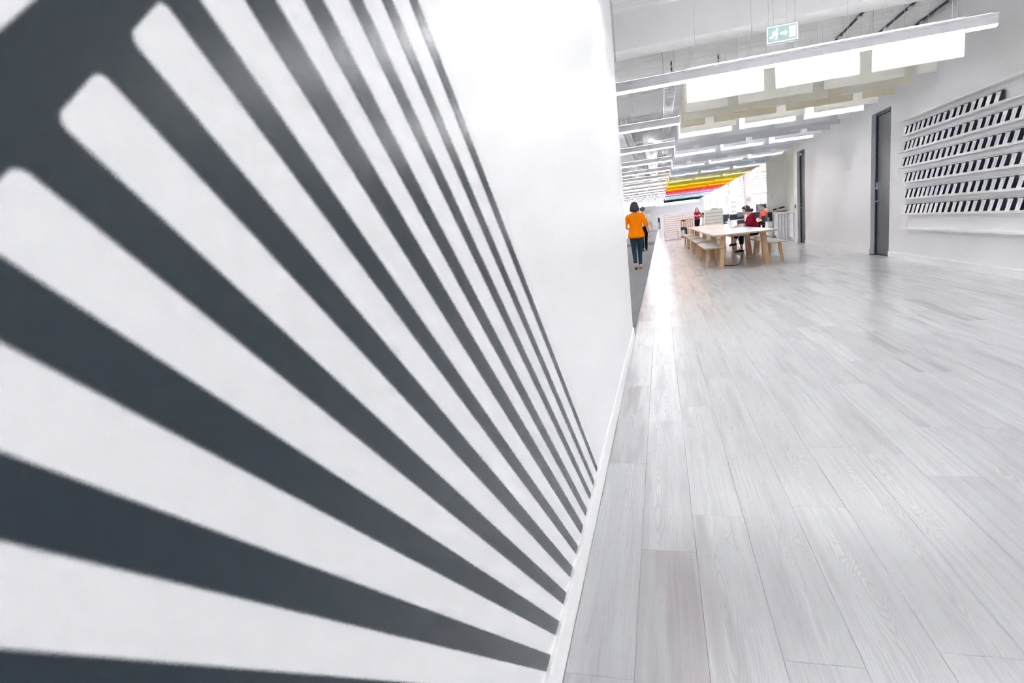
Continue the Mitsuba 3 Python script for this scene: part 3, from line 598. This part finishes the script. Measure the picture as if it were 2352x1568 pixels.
def poster(x0, x1, y, z0, z1, label, seed):
    k = thing('poster', label, 'poster'); r = random.Random(seed)
    part(k, 'sheet', box(x0, x1, y, y + 0.006, z0, z1), 'm_laminate')
    pts = [(x0 + (x1 - x0) * r.uniform(0.15, 0.85), z0 + (z1 - z0) * r.uniform(0.2, 0.85)) for _ in range(9)]
    part(k, 'drawing', moved(extr(sg.LineString(pts).buffer(0.012), 0.002), M4([1, 0, 0], [0, 0, 1], [0, -1, 0], [0, y, 0])), 'm_slot')
poster(4.03, 4.30, 28.985, 1.48, 1.80, 'white sheet with a grey drawing on the column nearest the alcove', 5)
k = thing('pinboard', 'white pin board with grey sketches between the columns', 'board')
part(k, 'panel', box(4.36, 4.85, 37.0, 37.03, 1.45, 1.80, 0.004), 'm_pale'); part(k, 'drawing', moved(extr(unary_union([sg.LineString([(4.5, 1.7), (4.62, 1.72), (4.56, 1.55)]).buffer(0.01), sg.LineString([(4.66, 1.68), (4.72, 1.55), (4.78, 1.7)]).buffer(0.01)]), 0.003), M4([1, 0, 0], [0, 0, 1], [0, -1, 0], [0, 37.0, 0])), 'm_mark'); part(k, 'post', cat(box(4.40, 4.43, 37.0, 37.03, 0, 1.45), box(4.78, 4.81, 37.0, 37.03, 0, 1.45)), 'm_pale')

# office desks, screens
def desk(x0, x1, y, d, label):
    k = thing('desk', label, 'desk')
    part(k, 'top', box(x0, x1, y, y + d, 0.72, 0.745, 0.003), 'm_laminate')
    for x in (x0 + 0.05, x1 - 0.05):
        for yy in (y + 0.06, y + d - 0.06): part(k, 'leg', box(x - 0.02, x + 0.02, yy - 0.02, yy + 0.02, 0, 0.72), 'm_pale')
    part(k, 'divider', box(x0 + 0.02, x1 - 0.02, y + d - 0.03, y + d, 0.745, 1.02, 0.004), 'm_dark_metal', label='dark slate divider')
    return k
def monitor(x0, x1, y, z0, z1, label, text=True):
    k = thing('monitor', label, 'monitor')
    part(k, 'case', box(x0, x1, y, y + 0.03, z0, z1, 0.004), 'm_black_satin'); part(k, 'screen', box(x0 + 0.01, x1 - 0.01, y - 0.002, y, z0 + 0.015, z1 - 0.01), 'm_screen')
    if text:
        r = random.Random(int(x0 * 100)); rows = np.arange(z0 + 0.03, z1 - 0.03, 0.017)
        part(k, 'text_lines', cat(*[box(x0 + 0.05 + q, min(x0 + 0.07 + q + r.uniform(0.03, 0.2), x1 - 0.02), y - 0.003, y - 0.002, z, z + 0.006) for z in rows for q in (r.choice([0, 0.03, 0.06]),)]), 'm_screen_text', kind='stuff')
    xm = (x0 + x1) / 2; part(k, 'stand', cat(box(xm - 0.02, xm + 0.02, y + 0.03, y + 0.045, 0.76, (z0 + z1) / 2), box(xm - 0.1, xm + 0.1, y - 0.06, y + 0.12, 0.745, 0.76, 0.003)), 'm_black_satin')
desk(3.95, 5.4, 27.0, 0.8, 'white desk with a dark divider right of the seated woman in red')
monitor(4.23, 4.72, 27.3, 1.035, 1.36, 'wide monitor showing lines of code on the desk at right')
desk(3.45, 4.45, 29.9, 0.8, 'white desk with dark drawers behind the face of the woman in red')
monitor(3.77, 4.25, 30.2, 0.86, 1.09, 'dark monitor in front of the face of the woman in red', False)
k = thing('drawer_unit', 'dark drawer unit under the desk behind the woman in red', 'cabinet')
part(k, 'body', box(3.80, 4.25, 30.0, 30.5, 0.02, 0.70, 0.004), 'm_dark_metal')
for z in (0.47, 0.24): part(k, 'drawer_gap', box(3.82, 4.23, 29.985, 30.0, z, z + 0.05), 'm_laminate')
desk(3.60, 4.6, 39.0, 0.8, 'far white desk left of the column with blue-grey boards')
monitor(4.44, 4.70, 39.2, 0.95, 1.32, 'tilted dark screen on the far desk between the columns', False)
def office_chair(x, y, rz, label, top=1.0):
    k = thing('office_chair', label, 'chair'); R = T().translate([x, y, 0]).rotate([0, 0, 1], rz)
    part(k, 'seat', box(-0.23, 0.23, -0.22, 0.24, 0.44, 0.51, 0.03), 'm_black', to=R); part(k, 'backrest', box(-0.21, 0.21, -0.28, -0.22, 0.55, top, 0.025), 'm_black', to=R)
    part(k, 'post', cat(rod([0, 0, 0.08], [0, 0, 0.44], 0.025), box(-0.03, 0.03, -0.26, -0.2, 0.44, 0.62)), 'm_black_satin', to=R)
    for a in range(5): t = a * 2 * math.pi / 5; part(k, 'foot', cat(rod([0, 0, 0.09], [0.28 * math.cos(t), 0.28 * math.sin(t), 0.06], 0.018), trimesh.creation.icosphere(1, 0.03).apply_translation([0.28 * math.cos(t), 0.28 * math.sin(t), 0.03])), 'm_black_satin', to=R)
office_chair(4.45, 26.3, 0, 'black office chair under the person in coral at right', 0.84)
office_chair(3.78, 26.5, 25, 'black office chair left of the person in coral')
office_chair(3.95, 38.3, 10, 'black office chair at the far desk between the columns')
office_chair(0.99, 33.35, -90, 'black office chair at the high work bench')
single('notebook', box(4.0, 4.30, 27.02, 27.25, 0.745, 0.775, 0.004), 'm_laminate', 'white notebook pile on the desk in front of the person in coral', 'notebook')
k = thing('whiteboard', 'large white board with pink notes on the wall of the open office', 'whiteboard')
part(k, 'panel', box(4.6, 7.2, 40.0, 40.04, 0.9, 2.1, 0.004), 'm_laminate')
for i, (x, z, w, h) in enumerate(((6.10, 1.50, .12, .10), (6.12, 1.22, .12, .08), (6.45, 1.36, .10, .30), (6.42, 1.68, .14, .08))):
    part(k, 'note', box(x, x + w, 39.994, 40.0, z, z + h), 'm_pink', label='pink note')
part(k, 'stand', cat(box(4.7, 4.74, 40.0, 40.04, 0, 0.9), box(7.06, 7.1, 40.0, 40.04, 0, 0.9)), 'm_pale')
# far end wall: white door with small panes
k = thing('far_panel', 'white double door with small grey panes at the end of the carpet', 'door')
part(k, 'panel', box(-2.2, -0.55, YE - 0.08, YE - 0.002, 0, 2.55, 0.01), 'm_white_matt')
for x in (-1.95, -1.6, -1.25): part(k, 'pane', cat(*[box(a, b, YE - 0.09, YE - 0.08, z0, z1) for a, b, z0, z1 in ((x, x + .28, 2.1, 2.13), (x, x + .28, 2.40, 2.43), (x, x + .03, 2.1, 2.43), (x + .25, x + .28, 2.1, 2.43))]), 'm_slot')
single('ceiling_bulkhead', box(-0.4, 4.0, 61.0, 61.3, 2.55, ZC), 'm_white_wall', 'white bulkhead hanging at the far end of the baffles', 'bulkhead')

# ------------------------------------------------------------------ people
def sph(c, r, s=None):
    m = m3.Manifold.sphere(1.0, 20); s = (r, r, r) if s is None else s
    return m.scale(list(map(float, s))).translate(list(map(float, c)))
def bone(a, ra, b, rb): return m3.Manifold.batch_hull([sph(a, ra), sph(b, rb)])
def blob(parts, ref=0.02, it=8):
    m = m3.Manifold.batch_boolean(parts, m3.OpType.Add).set_tolerance(0.002).simplify(0.002).refine_to_length(ref).to_mesh()
    t = trimesh.Trimesh(m.vert_properties[:, :3], m.tri_verts, process=False)
    trimesh.smoothing.filter_taubin(t, iterations=it); return t
def chain(pts, rs): return [bone(pts[i], rs[i], pts[i + 1], rs[i + 1]) for i in range(len(pts) - 1)]
def hand(w, d, n, thumb, curl=0.35):
    """palm and five fingers from wrist w along d; n: back-of-hand normal; thumb: side vector"""
    w, d, n, t = [np.array(v, float) for v in (w, d, n, thumb)]; d /= np.linalg.norm(d); n /= np.linalg.norm(n); t /= np.linalg.norm(t)
    out = [m3.Manifold.batch_hull([sph(w, 0.024), sph(w + d * 0.085 + t * 0.030, 0.013), sph(w + d * 0.085 - t * 0.030, 0.013)])]
    for q, L in zip((0.030, 0.010, -0.010, -0.029), (0.070, 0.078, 0.072, 0.056)):
        a = w + d * 0.085 + t * q; b = a + (d * math.cos(curl) - n * math.sin(curl)) * L * 0.5; c = b + (d * math.cos(2 * curl) - n * math.sin(2 * curl)) * L * 0.5
        out += chain([a, b, c], [0.0095, 0.0085, 0.0075])
    a = w + d * 0.025 + t * 0.022; b = a + (d * 0.6 + t * 0.8) * 0.038; c = b + (d * 0.9 + t * 0.3 - n * 0.2) * 0.03
    return out + chain([a, b, c], [0.013, 0.011, 0.009])
def head(c, f, s=1.0):
    """skull, jaw, nose, ears, chin, eye sockets; c: centre of the skull, f: direction of the face"""
    c, f = np.array(c, float), np.array(f, float); f /= np.linalg.norm(f); u = np.array([0, 0, 1.0]) - f * f[2]; u /= np.linalg.norm(u); r = np.cross(f, u)
    P = lambda a, b, d: c + (a * r + b * f + d * u) * s
    out = [m3.Manifold.batch_hull([sph(P(0, -0.015, 0.03), 0.082 * s), sph(P(0, 0.03, 0.03), 0.068 * s), sph(P(0, 0.05, -0.055), 0.045 * s), sph(P(0, 0.072, -0.085), 0.022 * s)])]
    out += [bone(P(0, 0.098, 0.012), 0.008 * s, P(0, 0.107, -0.020), 0.012 * s)] + [sph(P(q * 0.078, 0.0, -0.005), 0, (0.012 * s,) * 2 + (0.026 * s,)) for q in (-1, 1)]
    return out, P
def face(k, P, m_hair, s=1.0):
    part(k, 'eye', trimesh.util.concatenate([trimesh.creation.icosphere(1, 0.009 * s).apply_translation(P(0.034, 0.083, 0.015))]), 'm_black', True, label='dark eye'); part(k, 'eye', trimesh.creation.icosphere(1, 0.009 * s).apply_translation(P(-0.034, 0.083, 0.015)), 'm_black', True)
    part(k, 'eyebrow', cat(rod(P(0.018, 0.094, 0.034), P(0.05, 0.08, 0.036), 0.005, 6), rod(P(-0.018, 0.094, 0.034), P(-0.05, 0.08, 0.036), 0.005, 6)), m_hair)
    part(k, 'mouth', rod(P(-0.02, 0.092, -0.055), P(0.02, 0.092, -0.055), 0.006, 8), 'm_lips')
def V(*a): return np.array(a, float)

def walker(label, cx, cy, H, sleeve_m, legs_m, hair_fn, skin, female, left_back, tunic):
    """someone walking away down the room (+y); H: height"""
    k = thing('person', label, 'person'); q = H / 1.68
    J = lambda x, y, z: V(cx + x * q, cy + y * q, z * q)
    sw = 0.175 if female else 0.195
    shl, shr = J(-sw, 0, 1.335), J(sw, 0, 1.335)
    ell, elr = J(-0.262, -0.03, 1.10), J(0.262, -0.05, 1.10)
    wrl, wrr = J(-0.19, 0.20, 1.02), J(0.31, 0.03, 0.90)
    hl, hr = J(-0.085, 0, 0.86), J(0.085, 0, 0.86)
    knl, anl, tol = J(-0.075, 0.02, 0.47), J(-0.055, -0.20, 0.125), J(-0.055, -0.07, 0.025)
    knr, anr, tor = J(0.065, 0.10, 0.47), J(0.055, 0.02, 0.085), J(0.06, 0.20, 0.025)
    hd, P = head(J(0, 0.015, 1.575), [0, 1, 0], q)
    b = hd + chain([J(0, -0.005, 1.53), J(0, 0.0, 1.40)], [0.05 * q, 0.05 * q])
    b += [m3.Manifold.batch_hull([sph(J(0, 0.01, 1.32), 0, (0.14 * q, 0.07 * q, 0.08 * q)), sph(J(0, 0, 1.05), 0, (0.125 * q, 0.085 * q, 0.08 * q))]), m3.Manifold.batch_hull([sph(J(0, 0, 1.05), 0, (0.125 * q, 0.085 * q, 0.08 * q)), sph(J(0, -0.01, 0.88), 0, (0.14 * q, 0.085 * q, 0.08 * q))])]
    b += chain([shl, ell, wrl], [0.05 * q, 0.037 * q, 0.025 * q]) + chain([shr, elr, wrr], [0.05 * q, 0.037 * q, 0.025 * q])
    b += hand(wrr, [0.25, 0.05, -1], [1, 0, 0], [0, 1, -0.1]) + hand(wrl, [0.6, 0.7, -0.1], [-0.5, 0.5, 0.3], [0, 0.2, 1])
    b += chain([hl, knl, anl, tol], [0.075 * q, 0.052 * q, 0.034 * q, 0.028 * q]) + chain([hr, knr, anr, tor], [0.075 * q, 0.052 * q, 0.034 * q, 0.028 * q])
    part(k, 'body', blob(b, 0.016, 6), skin, True)
    hem = 0.79 if tunic else 0.94
    t = [m3.Manifold.batch_hull([sph(J(-0.125, -0.005, 1.325), 0.068 * q), sph(J(0.125, -0.005, 1.325), 0.068 * q), sph(J(0, -0.025, 1.375), 0, (0.09 * q, 0.08 * q, 0.06 * q)), sph(J(0, 0, 1.08), 0, (0.156 * q, 0.118 * q, 0.06 * q))]),
         m3.Manifold.batch_hull([sph(J(0, 0, 1.14), 0, (0.138 * q, 0.100 * q, 0.05 * q)), sph(J(0, -0.01, hem + 0.05), 0, ((0.212 if tunic else 0.175) * q, 0.15 * q, 0.04 * q)), sph(J(0, -0.01, hem + 0.02), 0, ((0.207 if tunic else 0.17) * q, 0.145 * q, 0.03 * q))])]
    for s_, e_ in ((shl, ell), (shr, elr)): t += chain([s_ + V(0, 0, -0.005), s_ * 0.02 + e_ * 0.98], [0.056 * q, 0.062 * q])
    part(k, 'top', blob(t, 0.02, 10), sleeve_m, True)
    tr = [m3.Manifold.batch_hull([sph(hl, 0.1 * q), sph(hr, 0.1 * q), sph(J(0, -0.01, 0.97), 0, (0.15 * q, 0.11 * q, 0.04 * q))])]
    cl = 0.86 if female else 0.97
    for h_, kn_, an_ in ((hl, knl, anl), (hr, knr, anr)): tr += chain([h_, kn_, kn_ + (an_ - kn_) * cl], [0.093 * q, 0.060 * q, 0.044 * q])
    part(k, 'trousers', blob(tr, 0.02, 8), legs_m, True)
    for an_, to_ in ((anl, tol), (anr, tor)):
        heel = an_ + V(0, -0.035, -0.055) * q; heel[2] = max(heel[2], 0.03 * q)
        sh = [m3.Manifold.batch_hull([sph(heel, 0.03 * q), sph(to_ + V(0, 0.01, 0.005), 0.034 * q), sph(to_ + V(0, 0.06, -0.005), 0.02 * q)])]
        s1 = part(k, 'shoe', blob(sh, 0.012, 4), 'm_black', True)
        if female: part(s1, 'insole', trimesh.creation.icosphere(2, 0.026 * q).apply_transform(M4([1, 0, 0], [0, 0.5, 0], [0, 0, 1.0], heel + V(0, -0.022, 0.004))), 'm_tan', True, label='tan heel')
    part(k, 'hair', hair_fn(J, q), 'm_hair' if female else 'm_hair_brown', True)
    return k
def bob(J, q):
    return blob([m3.Manifold.batch_hull([sph(J(0, -0.005, 1.60), 0, (0.095 * q, 0.105 * q, 0.092 * q)), sph(J(0, -0.03, 1.52), 0, (0.118 * q, 0.09 * q, 0.05 * q)), sph(J(0, -0.04, 1.465), 0, (0.118 * q, 0.075 * q, 0.03 * q))])], 0.016, 5)
def short(J, q):
    return blob([m3.Manifold.batch_hull([sph(J(0, -0.012, 1.61), 0, (0.09 * q, 0.10 * q, 0.08 * q)), sph(J(0, -0.045, 1.545), 0, (0.078 * q, 0.055 * q, 0.03 * q))])], 0.016, 5)
walker('woman seen from behind in a loose orange top and cropped jeans walking on the carpet', -0.605, 14.42, 1.69, 'm_orange', 'm_denim', bob, 'm_skin', True, True, True)
walker('man in a white shirt and black trousers walking ahead of the woman in orange', -0.655, 22.95, 1.76, 'm_shirt_white', 'm_trouser_black', short, 'm_skin', False, True, False)

# woman seated at the long table, facing the laptop (-x)
k = thing('person', 'woman in a red cardigan and headphones sitting at the long table using a laptop', 'person')
yc = 16.9
hd, P = head([2.355, yc, 1.165], [-1, 0, -0.28])
b = hd + chain([V(2.385, yc, 1.12), V(2.455, yc, 1.0)], [0.05, 0.055])
b += [m3.Manifold.batch_hull([sph([2.49, yc, 0.95], 0, (0.09, 0.16, 0.09)), sph([2.55, yc, 0.72], 0, (0.09, 0.13, 0.08))]), m3.Manifold.batch_hull([sph([2.55, yc, 0.72], 0, (0.09, 0.13, 0.08)), sph([2.59, yc, 0.55], 0, (0.12, 0.17, 0.095))])]
for s, kn, an, to in ((-1, V(2.20, yc - 0.09, 0.53), V(2.19, yc - 0.09, 0.10), V(2.06, yc - 0.09, 0.035)), (1, V(2.10, yc + 0.02, 0.56), V(2.015, yc - 0.02, 0.30), V(1.93, yc - 0.03, 0.235))):
    b += chain([V(2.58, yc + s * 0.09, 0.535), kn, an, to], [0.085, 0.056, 0.034, 0.026])
    sh, el, wr = V(2.475, yc + s * 0.165, 0.985), V(2.40, yc + s * 0.22, 0.775), V(2.17, yc + s * 0.12 - 0.03, 0.765)
    b += chain([sh, el, wr], [0.05, 0.037, 0.025]) + hand(wr, [-1, -0.05 * s, -0.1], [0, 0, 1], [0, -s, 0.0], 0.25)
part(k, 'body', blob(b, 0.014, 6), 'm_skin', True)
t = [m3.Manifold.batch_hull([sph([2.475, yc - 0.14, 0.985], 0.068), sph([2.475, yc + 0.14, 0.985], 0.068), sph([2.50, yc, 1.02], 0.06), sph([2.535, yc - 0.16, 0.74], 0.09), sph([2.535, yc + 0.16, 0.74], 0.09)]),
     m3.Manifold.batch_hull([sph([2.54, yc - 0.15, 0.76], 0.10), sph([2.54, yc + 0.15, 0.76], 0.10), sph([2.575, yc - 0.15, 0.60], 0.085), sph([2.575, yc + 0.15, 0.60], 0.085)])]
for s in (-1, 1): t += chain([V(2.475, yc + s * 0.165, 0.98), V(2.415, yc + s * 0.22, 0.80), V(2.30, yc + s * 0.175 - 0.015, 0.785)], [0.075, 0.078, 0.055])
part(k, 'cardigan', blob(t, 0.018, 8), 'm_red', True, label='dark red cardigan')
part(k, 'top', blob([m3.Manifold.batch_hull([sph([2.43, yc, 0.95], 0, (0.05, 0.07, 0.05)), sph([2.45, yc, 0.75], 0, (0.06, 0.09, 0.05))])], 0.018, 6), 'm_plum', True, label='plum top')
tr = [m3.Manifold.batch_hull([sph([2.58, yc - 0.09, 0.545], 0.098), sph([2.58, yc + 0.09, 0.545], 0.098), sph([2.59, yc, 0.64], 0, (0.12, 0.15, 0.05))])]
for s, kn, an in ((-1, V(2.20, yc - 0.09, 0.53), V(2.19, yc - 0.09, 0.10)), (1, V(2.10, yc + 0.02, 0.56), V(2.015, yc - 0.02, 0.30))): tr += chain([V(2.58, yc + s * 0.09, 0.54), kn, kn + (an - kn) * (0.6 if s < 0 else 0.45)], [0.094, 0.07, 0.058])
part(k, 'trousers', blob(tr, 0.018, 8), 'm_trouser_black', True)
for an, to, lift in ((V(2.19, yc - 0.09, 0.10), V(2.06, yc - 0.09, 0.035), 0), (V(2.015, yc - 0.02, 0.30), V(1.93, yc - 0.03, 0.235), 1)):
    hl_ = an + V(0.03, 0, -0.055); s1 = part(k, 'shoe', blob([m3.Manifold.batch_hull([sph(hl_, 0.035), sph(an + V(-0.03, 0, -0.03), 0.035), sph(to, 0.03), sph(to + V(-0.045, 0, -0.008), 0.02)])], 0.012, 4), 'm_black', True)
    part(s1, 'sole', hull([[x, an[1] + yy, z] for yy in (-0.03, 0.03) for x, z in ((hl_[0] + 0.03, hl_[2] - 0.043), (to[0] - 0.06, to[2] - 0.034), (hl_[0] + 0.03, hl_[2] - 0.033), (to[0] - 0.06, to[2] - 0.024))]), 'm_laminate', label='white sole')
hr = part(k, 'hair', blob([m3.Manifold.batch_hull([sph(P(0, -0.02, 0.045), 0, (0.098, 0.09, 0.088)), sph(P(0, 0.045, 0.085), 0, (0.05, 0.07, 0.035)), sph(P(0, -0.065, -0.03), 0.05)])], 0.014, 5), 'm_hair', True)
part(hr, 'bun', trimesh.creation.icosphere(2, 0.05).apply_translation([2.492, yc, 1.150]), 'm_hair', True)
face(k, P, 'm_hair')
k = thing('headphones', 'headphones worn by the woman in red', 'headphones')
arc = [P(0.108 * math.cos(a), 0.005, 0.03 + 0.112 * math.sin(a)) for a in np.linspace(0, math.pi, 9)]
part(k, 'band', tube(arc, 0.009, 8, 4), 'm_grey_plastic', True)
for s in (-1, 1): part(k, 'ear_cup', rod(P(s * 0.085, 0.0, -0.005), P(s * 0.115, 0.0, -0.005), 0.036, 16), 'm_dark_metal', 30)

# standing woman in red plaid, arms folded, facing the camera
k = thing('person', 'woman in a red plaid shirt standing with folded arms in the distance', 'person')
px, py = 2.265, 37.0
def plaid(p, n, uv):
    a = mikit.smoothstep(0.3, 0.7, 0.5 + 0.5 * dr.sin(p.x * 120)); b_ = mikit.smoothstep(0.3, 0.7, 0.5 + 0.5 * dr.sin(p.z * 120))
    return mikit.mix(lin(186, 44, 70), lin(84, 22, 46), 0.5 * a + 0.5 * b_)
mat('m_plaid', mikit.proc(plaid), 0.85, 0.1)
hd, P = head([px + 0.01, py, 1.545], [-0.15, -1, 0])
b = hd + chain([V(px, py, 1.50), V(px, py, 1.37)], [0.05, 0.055]) + [m3.Manifold.batch_hull([sph([px, py, 1.29], 0, (0.145, 0.09, 0.09)), sph([px, py, 1.03], 0, (0.12, 0.085, 0.08)), sph([px, py, 0.87], 0, (0.13, 0.08, 0.07))])]
for s in (-1, 1):
    b += chain([V(px + s * 0.165, py, 1.33), V(px + s * 0.19, py - 0.06, 1.10), V(px - s * 0.06, py - 0.17, 1.16)], [0.05, 0.037, 0.026]) + hand(V(px - s * 0.06, py - 0.17, 1.16), [-s, -0.1, 0.1], [0, -1, 0], [0, 0, 1], 0.3)
    b += chain([V(px + s * 0.085, py, 0.85), V(px + s * 0.06 - 0.02, py - 0.01, 0.46), V(px + s * 0.03 - 0.04, py, 0.085), V(px + s * 0.05 - 0.04, py - 0.13, 0.03)], [0.08, 0.054, 0.036, 0.028])
part(k, 'body', blob(b, 0.018, 6), 'm_skin', True)
t = [m3.Manifold.batch_hull([sph([px - 0.13, py, 1.32], 0.07), sph([px + 0.13, py, 1.32], 0.07), sph([px, py, 1.36], 0.06), sph([px, py, 1.25], 0, (0.15, 0.115, 0.09)), sph([px, py, 1.03], 0, (0.145, 0.11, 0.06))]), m3.Manifold.batch_hull([sph([px, py, 1.05], 0, (0.145, 0.11, 0.06)), sph([px, py, 0.94], 0, (0.17, 0.125, 0.03))])]
for s in (-1, 1): t += chain([V(px + s * 0.165, py, 1.325), V(px + s * 0.19, py - 0.06, 1.10), V(px + s * 0.08, py - 0.13, 1.13)], [0.066, 0.055, 0.046])
part(k, 'shirt', blob(t, 0.018, 8), 'm_plaid', True, label='red plaid shirt')
tr = [m3.Manifold.batch_hull([sph([px - 0.08, py, 0.86], 0.1), sph([px + 0.08, py, 0.86], 0.1), sph([px, py, 0.97], 0, (0.14, 0.11, 0.03))])]
for s in (-1, 1): tr += chain([V(px + s * 0.085, py, 0.85), V(px + s * 0.06 - 0.02, py - 0.01, 0.46), V(px + s * 0.03 - 0.04, py, 0.12)], [0.092, 0.066, 0.05])
part(k, 'trousers', blob(tr, 0.02, 8), 'm_trouser_black', True)
for s in (-1, 1): part(k, 'shoe', blob([m3.Manifold.batch_hull([sph([px + s * 0.03 - 0.04, py + 0.02, 0.04], 0.04), sph([px + s * 0.05 - 0.04, py - 0.13, 0.03], 0.032), sph([px + s * 0.055 - 0.04, py - 0.18, 0.022], 0.022)])], 0.014, 4), 'm_black', True)
part(k, 'hair', blob([m3.Manifold.batch_hull([sph(P(0, -0.025, 0.045), 0, (0.09, 0.085, 0.08)), sph(P(0.03, -0.05, -0.04), 0.06)]), bone(P(0.075, 0.0, 0.02), 0.03, P(0.085, 0.05, -0.19), 0.035), bone(P(-0.075, 0.0, 0.02), 0.03, P(-0.09, 0.05, -0.19), 0.03)], 0.016, 5), 'm_hair_brown', True)
face(k, P, 'm_hair')

# seated people farther off
def sitter(label, x, y, f, skin, top, legs, hairm, zs=0.47, arms=True, lean=0.06):
    k = thing('person', label, 'person'); f = V(*f, 0); f /= np.linalg.norm(f); r = np.cross(f, [0, 0, 1.0])
    J = lambda a, b_, z: V(x, y, 0) + a * r + b_ * f + V(0, 0, z + zs - 0.47)
    hd, P = head(J(0, lean + 0.05, 1.17), f + V(0, 0, -0.2))
    b = hd + chain([J(0, lean + 0.02, 1.12), J(0, lean, 1.0)], [0.05, 0.056]) + [m3.Manifold.batch_hull([sph(J(0, lean, 0.95), 0.07), sph(J(0.08, lean, 0.95), 0.06), sph(J(-0.08, lean, 0.95), 0.06), sph(J(0, 0.02, 0.70), 0.085), sph(J(0, 0, 0.56), 0.09)])]
    t = [m3.Manifold.batch_hull([sph(J(0.13, lean, 0.965), 0.07), sph(J(-0.13, lean, 0.965), 0.07), sph(J(0, lean, 1.0), 0.075), sph(J(0.09, 0.02, 0.62), 0.09), sph(J(-0.09, 0.02, 0.62), 0.09)])]
    tr = [m3.Manifold.batch_hull([sph(J(0.09, 0, 0.545), 0.095), sph(J(-0.09, 0, 0.545), 0.095)])]
    for s in (-1, 1):
        sh, el, wr = J(s * 0.17, lean, 0.96), J(s * 0.21, lean + 0.04, 0.70), J(s * 0.14, 0.32, 0.66)
        b += chain([sh, el, wr], [0.05, 0.038, 0.026]) + hand(wr, f - 0.2 * s * r + V(0, 0, -0.2), [0, 0, 1], -s * r)
        t += chain([sh, el * 0.9 + sh * 0.1], [0.066, 0.06])
        kn, an, to = J(s * 0.1, 0.42, 0.52), J(s * 0.1, 0.44, 0.09), J(s * 0.1, 0.56, 0.03)
        an[2], to[2] = 0.09, 0.03
        b += chain([J(s * 0.09, 0, 0.54), kn, an, to], [0.08, 0.055, 0.036, 0.028]); tr += chain([J(s * 0.09, 0, 0.545), kn, kn + (an - kn) * 0.9], [0.094, 0.07, 0.052])
        part(k, 'shoe', blob([m3.Manifold.batch_hull([sph(an + f * -0.02 + V(0, 0, -0.05), 0.038), sph(to, 0.032), sph(to + f * 0.05 + V(0, 0, -0.006), 0.022)])], 0.016, 4), 'm_black', True)
    part(k, 'body', blob(b, 0.018, 6), skin, True); part(k, 'top', blob(t, 0.02, 8), top, True); part(k, 'trousers', blob(tr, 0.02, 8), legs, True)
    part(k, 'hair', blob([m3.Manifold.batch_hull([sph(P(0, -0.02, 0.05), 0, (0.09, 0.09, 0.078)), sph(P(0, 0.04, 0.085), 0, (0.055, 0.055, 0.03)), sph(P(0, -0.06, -0.02), 0.045)])], 0.016, 5), hairm, True); face(k, P, hairm)
    return k
sitter('seated man with dark hair leaning out from behind the white slatted cabinet', 2.07, 27.5, (-1, -0.15), 'm_skin_tan', 'm_pale', 'm_trouser_black', 'm_hair', 0.45)
sitter('seated person in a dark top reaching forward at the high work bench', 0.99, 33.35, (1, -0.1), 'm_skin', 'm_shirt_dark', 'm_denim', 'm_hair', 0.47, True, -0.06)
sitter('person in a coral top sitting at the desk with the code monitor', 4.47, 26.3, (-0.35, 1), 'm_skin', 'm_coral', 'm_trouser_black', 'm_hair', 0.49)
for i, (x, y, rz) in enumerate(((2.02, 27.5, 98),)): office_chair(x, y, rz - 8, 'black office chair behind the slatted cabinet near the long table')
